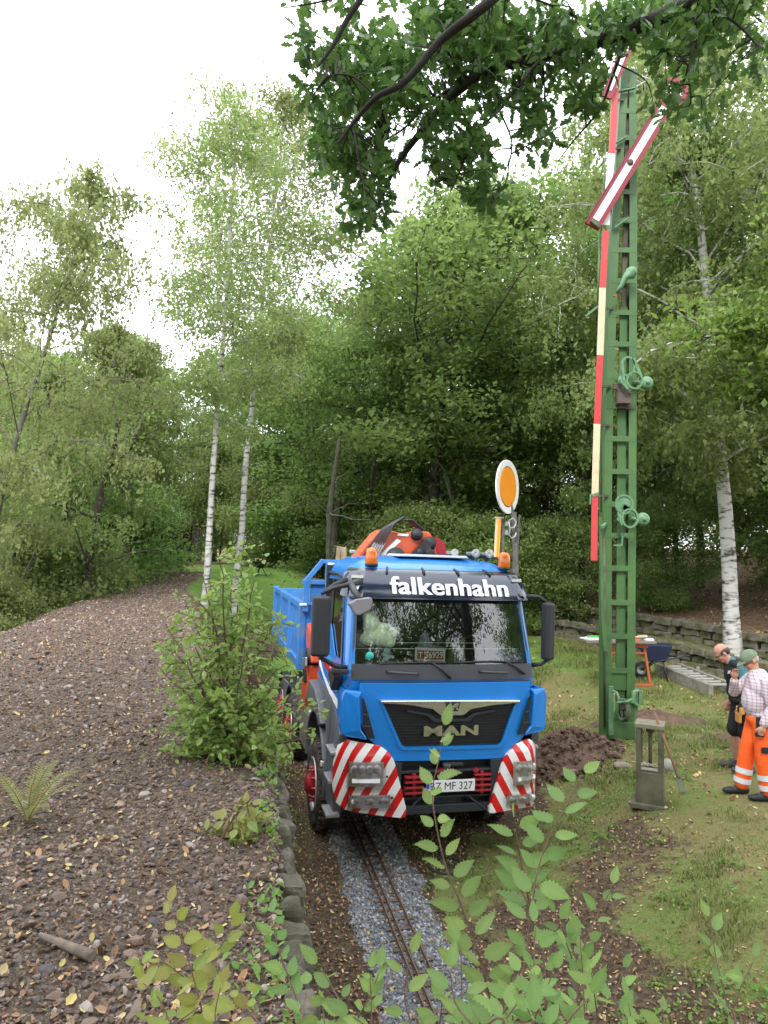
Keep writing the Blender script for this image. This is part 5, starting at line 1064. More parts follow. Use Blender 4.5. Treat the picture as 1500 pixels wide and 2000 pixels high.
# man two
m2 = pix(1455, 1488, 9.8); m2.z = H1(m2.x, m2.y)
K2 = dict(hip=(-.02, 0, .95), chest=(.10, 0, 1.28), neck=(.19, 0, 1.44), head=(.29, 0, 1.555), pitch=R(40),
    armL=[(.09, .20, 1.38), (.06, .25, 1.10), (.12, .22, .88), (.2, -.1, -1), (1, 0, 0), .6], armR=[(.09, -.20, 1.38), (.06, -.25, 1.10), (.12, -.22, .88), (.3, .2, -1), (1, 0, 0), .6],
    legL=[(0, .10, .90), (.03, .13, .50), (.0, .13, .09)], legR=[(0, -.10, .90), (.08, -.12, .50), (.06, -.13, .09)])
r2, P, e = person(m2, R(174), 'balding man with glasses in a black vest, teal shirt and black work shorts looking down', K2)
cloth('t_shirt', [((.09, .20, 1.39), (.065, .245, 1.16), .080, .074), ((.09, -.20, 1.39), (.065, -.245, 1.16), .080, .074), ((.15, 0, 1.42), (.18, 0, 1.45), .08, .072)], [((.10, 0, 1.30), (.13, .19, .15))], TEAL, r2)
cloth('vest', [((.10, 0, 1.34), (.04, 0, .98), .155, .16), ((.17, .07, 1.43), (.10, .15, 1.40), .055, .06), ((.17, -.07, 1.43), (.10, -.15, 1.40), .055, .06)], [((.095, 0, 1.28), (.165, .195, .17)), ((.05, 0, 1.06), (.18, .20, .16)), ((.03, 0, .95), (.17, .20, .08))], BCL, r2)
b = MB(); b.prism([(.235, .10, 1.30), (.235, .16, 1.31), (.23, .16, 1.345), (.23, .11, 1.34)], (.03, .03, 0)); b.build('name_tag', mat('tag_pale', (.7, .6, .65), .5), r2)
st_ = cloth('shorts', [((0, .10, .90), (.03, .13, .52), .125, .108), ((0, -.10, .90), (.08, -.12, .52), .125, .108)], [((0, 0, .92), (.15, .18, .11))], BCL, r2)
b = MB(); b.box((.13, .20, .84), (.06, .16, .09)); b.box((.155, .20, .74), (.04, .14, .12)); b.box((.03, .235, .86), (.22, .03, .05)); b.build('tool_pocket', TANP, st_, .012)
hh = blob('hair', [], [(P(-.06, 0, .0), (.052, .078, .062), e), (P(-.02, .066, .02), (.06, .018, .035), e), (P(-.02, -.066, .02), (.06, .018, .035), e)], HAIR, r2, .008)
b = MB(); b.tube([P(.0, .082, .005), P(.09, .055, .0)], .004, 6); b.tube([P(.0, -.082, .005), P(.09, -.055, .0)], .004, 6); b.tube([P(.093, -.05, .0), P(.10, 0, .004), P(.093, .05, .0)], .005, 6); b.build('glasses', BLACKP, r2)
cloth('glove', [((.115, .22, .91), (.135, .215, .85), .042, .045)], [], BCL, r2, .009)
shoes(r2, K2, SHOEG)
# ------------------------------------------------------------------ trees
BARK_B = bpy.data.materials.new('birch_bark'); n, p = nodes(BARK_B); L = n.links
t = n.nodes.new('ShaderNodeTexCoord'); mp = n.nodes.new('ShaderNodeMapping'); mp.inputs['Scale'].default_value = (2.5, 2.5, 9); L.new(t.outputs['Object'], mp.inputs[0])
z = n.nodes.new('ShaderNodeTexNoise'); z.inputs['Scale'].default_value = 1.6; z.inputs['Detail'].default_value = 6; L.new(mp.outputs[0], z.inputs['Vector'])
r = n.nodes.new('ShaderNodeValToRGB'); e = r.color_ramp.elements; e[0].position = .36; e[0].color = (.05, .045, .04, 1); e[1].position = .52; e[1].color = (.50, .49, .46, 1); k_ = e.new(.43); k_.color = (.28, .27, .25, 1)
L.new(z.outputs['Fac'], r.inputs['Fac']); L.new(r.outputs[0], p.inputs['Base Color']); p.inputs['Roughness'].default_value = .75
BARK_D = mat('dark_bark', (.045, .038, .030), .95, col2=(.085, .075, .055), scale=6, detail=8, bump=.6, bscale=18, bdist=.03)
BARK_G = mat('grey_bark', (.10, .09, .075), .95, col2=(.17, .155, .13), scale=5, detail=8, bump=.5, bscale=16, bdist=.02)
LEAF_OAK = leafmat('oak_foliage', [(.10, .18, .045), (.14, .235, .06), (.11, .20, .055), (.18, .28, .085), (.15, .235, .065), (.20, .30, .095)], .58)
LEAF_BIR = leafmat('birch_foliage', [(.17, .235, .075), (.21, .29, .095), (.19, .26, .085), (.24, .31, .11), (.15, .215, .065), (.27, .29, .12)], .52)
LEAF_DRY = leafmat('autumn_birch_foliage', [(.18, .235, .08), (.22, .275, .10), (.20, .23, .09), (.25, .29, .11), (.16, .22, .07), (.23, .22, .11)], .52)
LEAF_YNG = leafmat('young_foliage', [(.14, .24, .045), (.18, .29, .06), (.15, .25, .06), (.22, .32, .085), (.12, .21, .04)], .42)
leaf_v = np.array([(-.5, 0, 0), (-.05, .34, .05), (.55, 0, .0), (-.05, -.34, .05)]); leaf_f = np.array([(0, 3, 2), (0, 2, 1)])
def polyl(rs, p0, d, L_, n, wob, droop=0.0, up=0.0):
    P = [np.array(p0, float)]; d = np.array(d, float); d /= np.linalg.norm(d)
    for i in range(n):
        d = d+rs.normal(size=3)*wob+np.array([0, 0, -droop+up]); d /= np.linalg.norm(d); P.append(P[-1]+d*L_/n)
    return np.array(P)
def tubes_np(paths, radii, k=6):
    V = []; F = []; b = 0
    for P, Rr in zip(paths, radii):
        P = np.asarray(P); n = len(P); T = np.gradient(P, axis=0); T /= np.linalg.norm(T, axis=1, keepdims=True)+1e-9
        a = np.array([1., .3, .2]) if abs(T[0][2]) > .8 else np.array([0, 0, 1.]); X = np.cross(T, a); X /= np.linalg.norm(X, axis=1, keepdims=True)+1e-9; Y = np.cross(T, X)
        an = np.arange(k)*2*np.pi/k; R_ = np.linspace(Rr[0], Rr[1], n) if len(Rr) == 2 else np.asarray(Rr)
        V.append((P[:, None, :]+(X[:, None, :]*np.cos(an)[None, :, None]+Y[:, None, :]*np.sin(an)[None, :, None])*R_[:, None, None]).reshape(-1, 3))
        i = np.arange(n-1)[:, None]*k; j = np.arange(k)[None]; j2 = (j+1) % k
        F.append(np.stack([b+i+j, b+i+j2, b+i+k+j2, b+i+k+j], 2).reshape(-1, 4)); b += n*k
    return np.concatenate(V), np.concatenate(F)
def tree_mesh(seed, H=13, r0=.18, base=.3, spread=3.5, nl=26, style='oak', leaf=.11, per=70, lean=0.0, topr=.25, shape=None):
    rs = np.random.RandomState(seed)
    m = 14; tr = [np.zeros(3)]; d = np.array([lean, 0, 1.])
    for i in range(m): d = d+rs.normal(size=3)*[.05, .05, 0]*(1.5 if style == 'oak' else .7); d[0] += (lean-d[0])*.3; d /= np.linalg.norm(d); tr.append(tr[-1]+d*H*.95/m)
    tr = np.array(tr); tr[0, 2] -= .3
    rad = r0*np.linspace(1, .12, m+1)**.9; rad[0] *= 1.35; paths = [tr]; radii = [rad]
    C = []; S = []; hang = []
    shape = shape or (lambda t: (np.sin(np.pi*np.clip(t, .02, 1)**.75)**.7) if style == 'oak' else (np.sin(np.pi*np.clip(t*.92+.08, 0, 1))**.8))
    for i in range(nl):
        t = (i+.5)/nl; hz = base+(1-base)*t*.98; f = hz*m; i0 = min(int(f), m-1); p0 = tr[i0]+(tr[i0+1]-tr[i0])*(f-i0)
        az = i*2.4+rs.rand()*.9; L_ = spread*shape(t)*(.7+.5*rs.rand())+.25
        upk = (.35+.75*t) if style == 'oak' else (.9+.9*t)
        d = np.array([math.cos(az), math.sin(az), upk*(.7+.6*rs.rand())])
        P = polyl(rs, p0, d, L_*1.15, 7, .16, .05 if style == 'oak' else .16); rr = max(.012, rad[min(i0, m)]*(.42 if style == 'oak' else .26))
        paths.append(P); radii.append([rr, .012])
        ns = int(4+L_*2.2)
        for s in range(ns):
            u = .22+.78*(s+rs.rand())/ns; f2 = u*7; j0 = min(int(f2), 6); q0 = P[j0]+(P[j0+1]-P[j0])*(f2-j0)
            dd_ = rs.normal(size=3); dd_[2] = dd_[2]*.5+.15; l2 = L_*(.20+.25*rs.rand())*(1.25-u*.6)
            Q = polyl(rs, q0, dd_, l2, 4, .2, .12 if style != 'oak' else .0); paths.append(Q); radii.append([.014, .005])
            for c in (Q[4], Q[3]*.6+Q[2]*.4, Q[1]) if style == 'oak' else (Q[4], Q[2]):
                C.append(c+rs.normal(size=3)*.08); S.append((.5+.5*rs.rand())*min(1, .45+L_*.25)); hang.append(style != 'oak')
        C.append(P[-1]); S.append(.6); hang.append(style != 'oak')
    C.append(tr[-1]+[0, 0, .1]); S.append(.5); hang.append(False); C = np.array(C); S = np.array(S)
    n_c = len(C); idx = np.repeat(np.arange(n_c), per); N = len(idx)
    off = rs.normal(size=(N, 3)); 
    if style == 'oak': off = off*np.array([.42, .42, .26])*S[idx][:, None]; off[:, 2] -= .0
    else:
        # hanging strands
        off = off*np.array([.30, .30, .12])*S[idx][:, None]; st = rs.randint(0, 7, N); sa = (idx*7+st); rs2 = np.random.RandomState(seed+1); sx = rs2.normal(size=(n_c*7, 2))*.26
        dn = rs.rand(N)**.8*(.35+.6*rs2.rand(n_c*7)[sa]); hk = rs.rand(N) < .72
        off[hk, 0] = sx[sa[hk], 0]+rs.normal(size=hk.sum())*.035; off[hk, 1] = sx[sa[hk], 1]+rs.normal(size=hk.sum())*.035; off[hk, 2] = .08-dn[hk]*1.05*S[idx[hk]]
    cen = C[idx]+off
    M = rnd_frames(rs, N, .9 if style == 'oak' else .1, .2 if style == 'oak' else 1.2)
    sc_ = leaf*(.65+.7*rs.rand(N))
    V, F = scatter(leaf_v, leaf_f, cen, M, sc_)
    tv, tf = tubes_np(paths, radii)
    return np_mesh('trunk', tv, tf, True), np_mesh('crown', V, F)
_tm = {}
def tree(kind, name, px, y, H, rot, label, cat='tree', group=None, x=None, proto=None, sxy=1.0, tilt=(0, 0), z=None):
    """px = where the foot stands in the photograph, y = its distance"""
    xw = pix(px, 1080, y).x if x is None else x
    e = empty(name, (xw, y, (H1(xw, y) if z is None else z)-.05), (Matrix.Rotation(tilt[1], 3, 'Y') @ Matrix.Rotation(tilt[0], 3, 'X') @ Matrix.Rotation(rot, 3, 'Z')).to_euler()); tag(e, label, cat, group)
    tm, cm, bark, leafm, Hp = PROTO[kind]; s = H/Hp; e.scale = (s*sxy, s*sxy, s)
    for nm, me in (('trunk', tm), ('crown', cm)):
        o = bpy.data.objects.new(nm, me); COL.objects.link(o); o.parent = e
    return e
def P_(key, bark, leafm, **k):
    a, b_ = tree_mesh(**k); a.materials.append(bark); b_.materials.append(leafm); return (a, b_, bark, leafm, k['H'])
PROTO = {
 'oak1': P_('', BARK_D, LEAF_OAK, seed=1, H=13, r0=.20, base=.28, spread=4.4, nl=34, style='oak', leaf=.145, per=36),
 'oak2': P_('', BARK_D, LEAF_OAK, seed=2, H=13, r0=.18, base=.35, spread=3.9, nl=32, style='oak', leaf=.14, per=36),
 'oak3': P_('', BARK_D, LEAF_OAK, seed=5, H=10, r0=.15, base=.12, spread=3.2, nl=28, style='oak', leaf=.135, per=44),
 'birch_slim': P_('', BARK_B, LEAF_BIR, seed=3, H=13, r0=.085, base=.36, spread=2.0, nl=34, style='birch', leaf=.075, per=52),
 'birch_slim2': P_('', BARK_B, LEAF_BIR, seed=8, H=13, r0=.085, base=.40, spread=1.9, nl=34, style='birch', leaf=.075, per=52),
 'birch_big': P_('', BARK_B, LEAF_BIR, seed=4, H=16, r0=.17, base=.24, spread=3.8, nl=46, style='birch', leaf=.10, per=92),
 'birch_mid': P_('', BARK_G, LEAF_BIR, seed=6, H=12, r0=.12, base=.18, spread=3.1, nl=34, style='birch', leaf=.10, per=84),
 'birch_dry': P_('', BARK_G, LEAF_DRY, seed=7, H=12, r0=.10, base=.25, spread=2.9, nl=28, style='birch', leaf=.09, per=60),
 'bush': P_('', BARK_G, LEAF_BIR, seed=9, H=5, r0=.05, base=.06, spread=2.3, nl=30, style='oak', leaf=.105, per=44),
 'bush_dark': P_('', BARK_D, LEAF_OAK, seed=10, H=5, r0=.05, base=.05, spread=2.4, nl=30, style='oak', leaf=.115, per=38),
 'young': P_('', BARK_D, LEAF_YNG, seed=12, H=8, r0=.08, base=.55, spread=2.0, nl=26, style='oak', leaf=.13, per=36),
}
# the trees one can point at
tree('birch_slim', 'birch_tree', 400, 15.5, 11.9, .4, 'slim white stemmed birch rising from behind the leafy shrub, left one of the pair', z=1.9, tilt=(0, .035))
tree('birch_slim2', 'birch_tree', 462, 18.5, 14.4, 2.2, 'slim birch just right of the other pale stemmed one, with the higher top', z=1.9, tilt=(0, .055))
tree('birch_big', 'birch_tree', 1432, 16.9, 17.5, .9, 'thick white trunked birch standing at the terrace walls behind the two men', tilt=(0, -.035), z=1.0)
tree('oak1', 'oak_tree', 990, 27, 17.2, 1.0, 'broad dense oak right behind the orange disc signal')
tree('oak2', 'oak_tree', 650, 27, 12.6, 2.6, 'dark oak with a forked trunk standing behind the tipper body')
tree('oak1', 'oak_tree', 850, 25, 14.6, 4.1, 'oak with low spreading limbs directly behind the orange crane', sxy=1.1)
tree('oak2', 'oak_tree', 1140, 30, 17.0, .3, 'dark trunked oak on the slope just left of the signal mast')
tree('birch_dry', 'birch_tree', -70, 13.0, 11.0, 2.0, 'sparse browning birch at the left edge with a long branch reaching to the right', tilt=(0, .07), z=.3, sxy=.85)
tree('birch_dry', 'birch_tree', 40, 19, 9.4, 5.0, 'thin grey stemmed birch second from the left edge, leaning right', tilt=(0, .06))
tree('birch_mid', 'birch_tree', 165, 22, 9.6, 1.3, 'light green birch beyond the gravel embankment crest', sxy=1.15)
tree('birch_mid', 'birch_tree', 285, 37, 11.0, 3.7, 'yellowish birch standing left of the slim pair, in front of the dark shed', sxy=1.1)
tree('birch_mid', 'birch_tree', 575, 39, 13.5, .2, 'pale drooping birch between the slim pair and the dark oak', sxy=1.1)
tree('birch_mid', 'birch_tree', 100, 17, 8.4, 4.2, 'low bushy birch in the hollow left of the embankment crest', z=-.1)
tree('birch_mid', 'birch_tree', 235, 24, 9.4, 2.9, 'low leafy birch left of the slim pair, just beyond the crest')
tree('young', 'young_oak', 1610, 13.5, 8.6, 1.1, 'young bright green tree reaching in at the right edge above the men', z=1.6)
tree('birch_mid', 'birch_tree', 1235, 24, 13.5, 2.4, 'birch with hanging branches right behind the signal mast')
tree('birch_mid', 'birch_tree', 1370, 26, 15, 5.1, 'tall birch left of the thick white trunk, farther up the slope')
tree('oak2', 'oak_tree', 1560, 21, 14, 5.5, 'dark oak at the right edge behind the thick white birch')
# understorey
tree('bush', 'hazel_bush', 560, 37, 6.4, 0.3, 'pale green bush at the right end of the far lawn', 'bush')
tree('bush', 'hazel_bush', 430, 41, 6.5, 2.1, 'pale bush with low hanging leaves right of the dark shed', 'bush', z=3.0)
tree('bush', 'hazel_bush', 90, 16, 4.2, 1.1, 'light green bush in the hollow beyond the embankment crest', 'bush', z=-.2)
tree('bush_dark', 'bush', 215, 20, 4.6, .4, 'dark green bush left of the far lawn', 'bush', z=.4)
tree('bush_dark', 'bush', 1290, 21.5, 3.1, .9, 'rounded dark green bush on the slope right of the mast', 'bush')
tree('bush_dark', 'bush', 1160, 34, 3.2, 3.3, 'dark bush on the slope left of the mast', 'bush')
tree('bush', 'hazel_bush', 20, 12.5, 2.2, 1.9, 'small leafy bush just past the left end of the embankment crest', 'bush', z=.6)
tree('bush', 'hazel_bush', 1530, 24, 4.2, 1.2, 'loose green bush on the slope behind the thick birch', 'bush')
for px, y, h, lab in [(905, 23, 4.2, 'pale bush at the edge of the wood left of the orange disc'), (1065, 24, 3.9, 'pale bush at the edge of the wood right of the orange disc'), (770, 22.5, 4.0, 'light green bush showing left of the orange crane')]:
    tree('bush', 'hazel_bush', px, y, h, px*.7, lab, 'bush')
# the wood behind: individual trees that nothing tells apart
rw = random.Random(21)
row = [(-250, 30), (-90, 26), (40, 33), (140, 30), (-380, 24), (235, 36), (690, 34), (770, 31), (930, 36), (1060, 34), (1190, 38), (1290, 34), (1420, 36), (1520, 32), (1650, 30), (1780, 26), (-30, 44), (200, 52), (420, 47), (600, 42), (800, 46), (1010, 46), (1230, 48), (1440, 50), (1700, 42), (-180, 40)]
for i, (px, y) in enumerate(row):
    kd = ['oak1', 'oak2', 'birch_mid', 'oak2', 'oak1'][i % 5] if px > 560 else ['birch_mid', 'oak2', 'birch_dry', 'oak1', 'birch_mid'][i % 5]
    tree(kd, 'oak_tree' if kd.startswith('oak') else 'birch_tree', px, y+rw.uniform(-1.5, 1.5), rw.uniform(11.5, 14.5)+(1.5 if y > 40 else 0)-(4.2 if px < 560 else 0), rw.uniform(0, 6), 'leafy tree standing deep in the wood behind', group='trees deep in the wood', sxy=1.1)
for i, (px, y) in enumerate([(-120, 20), (130, 27), (60, 38), (190, 42), (590, 36), (660, 33), (740, 38), (830, 36), (900, 32), (960, 42), (1030, 40), (1240, 46), (1400, 48), (1640, 20), (280, 58), (480, 56), (-40, 32), (380, 62), (700, 56), (860, 60)]):
    tree('bush_dark' if i % 3 else 'bush', 'bush', px, y, rw.uniform(4.5, 6.5), rw.uniform(0, 6), 'undergrowth bush under the trees of the wood', 'bush', 'undergrowth bushes of the wood', sxy=1.2)
# bare thin trunks seen in the gloom
rs = np.random.RandomState(31)
def trunkmesh(seed, H, r):
    rs = np.random.RandomState(seed); P = polyl(rs, (0, 0, -.3), (rs.normal()*.08, rs.normal()*.05, 1), H, 8, .05); pa = [P]; ra = [[r, r*.5]]
    for i in range(7): j = rs.randint(2, 8); pa.append(polyl(rs, P[j], (rs.normal(), rs.normal(), .4+rs.rand()), 1.5+rs.rand(), 5, .2)); ra.append([r*.3, .01])
    v, f = tubes_np(pa, ra, 7); return np_mesh('trunk', v, f, True), pa
for i in range(16):
    tm, pa = trunkmesh(50+i, 4.6 if i < 6 or i == 15 else 6.2, .07+.05*rs.rand()); tm.materials.append(BARK_D if i % 3 else BARK_G)
    px, y = [(60, 15), (130, 17), (170, 16), (250, 19), (215, 23), (300, 28), (655, 22.5), (720, 26), (870, 27), (935, 25), (925, 30), (1140, 24), (785, 29), (1045, 28), (1320, 27), (100, 20)][i]
    xw = pix(px, 1080, y).x; e = empty('slender_tree', (xw, y, H1(xw, y)-.05)); tag(e, 'slender dark tree trunk with few twigs in the shade of the wood', 'tree', 'slender trunks in the shade'); o = link('trunk', tm, [], e)
    ends = np.array([q_[-1] for q_ in pa]); idx = np.repeat(np.arange(len(ends)), 45); cen = ends[idx]+rs.normal(size=(len(idx), 3))*[.45, .45, .25]; V, F = scatter(leaf_v, leaf_f, cen, rnd_frames(rs, len(idx), .9), .11*(.6+.7*rs.rand(len(idx)))); cm = np_mesh('crown', V, F); link('crown', cm, LEAF_OAK, e)
# trees behind the camera (they show in the windscreen)
for i, (x, y, H, kd) in enumerate([(-5, -7, 15, 'oak1'), (2, -11, 16, 'birch_mid'), (8, -7, 16, 'oak2'), (-11, -2, 11, 'birch_dry'), (-2, -18, 13, 'oak1'), (6, -18, 13, 'oak2'), (14, -12, 13, 'oak1'), (15, 2, 11, 'oak2'), (-12, -12, 12, 'oak2'), (20, -3, 14, 'oak1')]):
    tree(kd, 'tree_behind', 0, y, H, i*1.3, 'tree behind the viewpoint, seen only as a reflection', group='trees behind the viewpoint', x=x)
# ------------------------------------------------------------------ leafy birch shrub beside the truck
def shrub(name, base, tips, label, leafm, leafL, per, seed, stemr=.012, cat='shrub', fan=True, spreadr=.10):
    """stems run from the base to the tips; leaves sit on alternate sides of side twigs"""
    rs = np.random.RandomState(seed); e = empty(name, base); tag(e, label, cat); pa = []; ra = []; C = []; D = []
    for tp in tips:
        tp = np.array(tp)-np.array(base); nn = 9; ctrl = np.array([tp[0]*.35, tp[1]*.35, tp[2]*.62]); tt_ = np.linspace(0, 1, nn)[:, None]; P = (1-tt_)**2*0+2*tt_*(1-tt_)*ctrl+tt_**2*tp+rs.normal(size=(nn, 3))*.012*tt_
        pa.append(P); ra.append([stemr, .003])
        for s in range(per):
            u = .16+.84*rs.rand(); f = u*(nn-1); j = min(int(f), nn-2); q0 = P[j]+(P[j+1]-P[j])*(f-j); d = rs.normal(size=3); d[2] = d[2]*.4+.25; Q = polyl(rs, q0, d, (.12+.22*rs.rand())*(1.2-.5*u)*spreadr/.10, 4, .15, .05); pa.append(Q); ra.append([.003, .0015])
            for k in range(9): w_ = rs.rand(); f3 = w_*4; j3 = min(int(f3), 3); c = Q[j3]+(Q[j3+1]-Q[j3])*(f3-j3); dd_ = (Q[-1]-Q[0])/np.linalg.norm(Q[-1]-Q[0])+rs.normal(size=3)*.7; C.append(c+dd_*leafL*.45); D.append(dd_)
    v, f = tubes_np(pa, ra, 5); link('stems', np_mesh('stems', v, f, True), TWIG, e)
    C = np.array(C); D = np.array(D); U = rs.normal(size=C.shape)*.55+[0, 0, 1.]; M = frames(D, U); V, F = scatter(LV, LF, C, M, leafL*(.6+.6*rs.rand(len(C)))); link('foliage', np_mesh('foliage', V, F), leafm, e); return e
TWIG = mat('twig_bark', (.10, .055, .035), .8, col2=(.14, .09, .06), scale=30)
LV = np.array([(-.5, 0, 0), (-.28, .26, .05), (.02, .33, .07), (.30, .20, .04), (.55, 0, -.04), (.30, -.20, .04), (.02, -.33, .07), (-.28, -.26, .05), (.0, 0, -.0)]); LF = np.array([(8, i, (i+1) % 8) for i in range(8)][::-1])
LEAF_SH = leafmat('shrub_foliage', [(.18, .30, .07), (.23, .37, .10), (.20, .32, .10), (.29, .41, .14), (.22, .34, .07), (.15, .25, .06)], .42, .45, 0)
rs = np.random.RandomState(77); sb = (-1.10, 5.35, H1(-1.1, 5.35)-.05); tips = []
for (px, py) in [(310, 1200), (330, 1260), (350, 1150), (400, 1120), (430, 1085), (470, 1075), (500, 1130), (540, 1200), (560, 1290), (590, 1370), (615, 1440), (570, 1430), (330, 1340), (300, 1300), (345, 1420), (340, 1480), (400, 1500), (470, 1520), (540, 1480), (560, 1520), (450, 1200), (420, 1250), (480, 1270), (500, 1340), (440, 1340), (400, 1400), (500, 1430), (380, 1330), (460, 1420), (520, 1390), (370, 1240), (450, 1140), (540, 1340), (430, 1470), (500, 1500), (400, 1180)]:
    y = 5.35+rs.uniform(-.35, .55); w_ = pix(px, py, y); tips.append((w_.x, w_.y, max(w_.z, sb[2]+.08)))
shrub('birch_shrub', sb, tips, 'bushy light green young birch shrub growing at the edge of the embankment beside the truck', LEAF_SH, .055, 19, 5)
shrub('hazel_sapling', (-.85, 4.0, H1(-.85, 4.0)-.02), [tuple(pix(px, py, 4.0+d)) for px, py, d in [(400, 1600, .1), (470, 1560, 0), (505, 1545, -.1), (440, 1620, .1), (385, 1640, 0), (500, 1600, .1), (465, 1610, 0), (480, 1650, -.1)]], 'thin yellowing sapling between the shrub and the wall edge', leafmat('yellowing_foliage', [(.24, .27, .07), (.30, .28, .09), (.20, .28, .08), (.33, .27, .10)], .4, .5, 0), .07, 2, 9, .006, 'sapling', spreadr=.05)
shrub('weed', (-.45, 11.9, 0), [], 'x', LEAF_SH, .05, 1, 3) if False else None
# brushwood beyond the shrub
bw = pix(490, 1178, 17); b = MB(); rw3 = random.Random(6)
for i in range(170):
    a = rw3.uniform(0, 6.28); r_ = rw3.random()**.6; c_ = Vector((.75*r_*math.cos(a), .6*r_*math.sin(a), .04+rw3.random()*.62*(1-r_**2))); d_ = Vector((rw3.gauss(0, 1), rw3.gauss(0, 1), rw3.gauss(0, .35))).normalized()*rw3.uniform(.2, .45)
    b.tube([c_-d_, c_, c_+d_+Vector((0, 0, rw3.uniform(-.05, .05)))], [.012, .010, .006], 4)
o = b.build('brushwood_pile', mat('dead_twigs', (.10, .075, .055), .9, col2=(.17, .13, .10), scale=9)); o.location = (bw.x, 17, H1(bw.x, 17)); tag(o, 'brown heap of dead twigs behind the leafy shrub and left of the tipper body', 'brushwood')
# ferns
FERN = leafmat('fern_foliage', [(.20, .25, .07), (.26, .27, .09), (.17, .24, .06), (.28, .22, .09)], .35, .6, 0)
def fern(base, fronds, label, seed):
    rs = np.random.RandomState(seed); e = empty('fern', base); tag(e, label, 'fern'); C = []; D = []; U = []; S = []; pa = []; ra = []
    for (az, L_, up) in fronds:
        P = polyl(rs, (0, 0, 0), (math.cos(az)*.55, math.sin(az)*.55, up), L_*1.05, 12, .03, .16); pa.append(P); ra.append([.004, .001])
        for i in range(3, 34):
            u = i/34; f = u*12; j = min(int(f), 11); c = P[j]+(P[j+1]-P[j])*(f-j); t_ = P[j+1]-P[j]; t_ /= np.linalg.norm(t_); s = np.cross(t_, [0, 0, 1.]); s /= np.linalg.norm(s)+1e-6; w_ = math.sin(min(1, u*1.6+.12)*math.pi*.5)*(1-u)**.7*.085*L_/.5
            for q in (-1, 1): dd_ = s*q+t_*.45; C.append(c+dd_*w_*.5); D.append(dd_); U.append(np.cross(t_, s)+rs.normal(size=3)*.1); S.append(max(w_, .008))
    v, f = tubes_np(pa, ra, 5); link('stems', np_mesh('stems', v, f, True), TWIG, e)
    fv = np.array([(-.5, -.10, 0), (-.5, .10, 0), (.15, .07, .0), (.55, 0, -.03), (.15, -.07, 0)]); V, F = scatter(fv, np.array([(0, 1, 2), (0, 2, 4), (4, 2, 3)]), np.array(C), frames(np.array(D), np.array(U)), np.array(S)*1.0); link('fronds', np_mesh('fronds', V, F), FERN, e)
fern((-1.93, 4.05, H1(-1.93, 4.05)), [(.2, .42, 1.6), (1.6, .5, 2.0), (2.9, .45, 1.4), (.9, .5, 1.8), (4.0, .35, 1.2), (2.2, .42, 2.2), (5.5, .38, 1.2)], 'large yellow green fern with upright fronds at the left edge', 4)
fern((-2.15, 3.85, H1(-2.15, 3.85)), [(.5, .25, .6), (2.0, .3, .7), (3.5, .3, .5), (5.0, .2, .4)], 'low drooping fern left of the large one at the left edge', 6)

# ------------------------------------------------------------------ near saplings with ribbed toothed leaves
def ribleaf():
    V = []; F = []; n = 16
    for i in range(n+1):
        t = i/n; w_ = .265*math.sin(math.pi*min(1, t*1.0+.012)**.80)**.9*(1-.25*t)*(1+.10*(-1)**i); zr = .026*(-1)**i; x = t-.0; bend = -.10*t*t
        V += [(x-.05*(.5-t)*0, -w_, bend+.035+zr), (x+.02, -w_*.5, bend+.03+zr), (x, 0, bend), (x+.02, w_*.5, bend+.03+zr), (x, w_, bend+.035+zr)]
    for i in range(n):
        for j in range(4): F.append((i*5+j, i*5+j+1, (i+1)*5+j+1, (i+1)*5+j))
    return np.array(V), np.array(F)
RV, RF = ribleaf()
HORN = leafmat('hornbeam_leaf', [(.17, .28, .085), (.22, .35, .11), (.19, .31, .10), (.27, .40, .12), (.14, .24, .06)], .5, .45, 0)
YEL = leafmat('yellowing_leaf', [(.30, .33, .07), (.22, .32, .07), (.34, .30, .09), (.18, .30, .06)], .42, .45, 0)
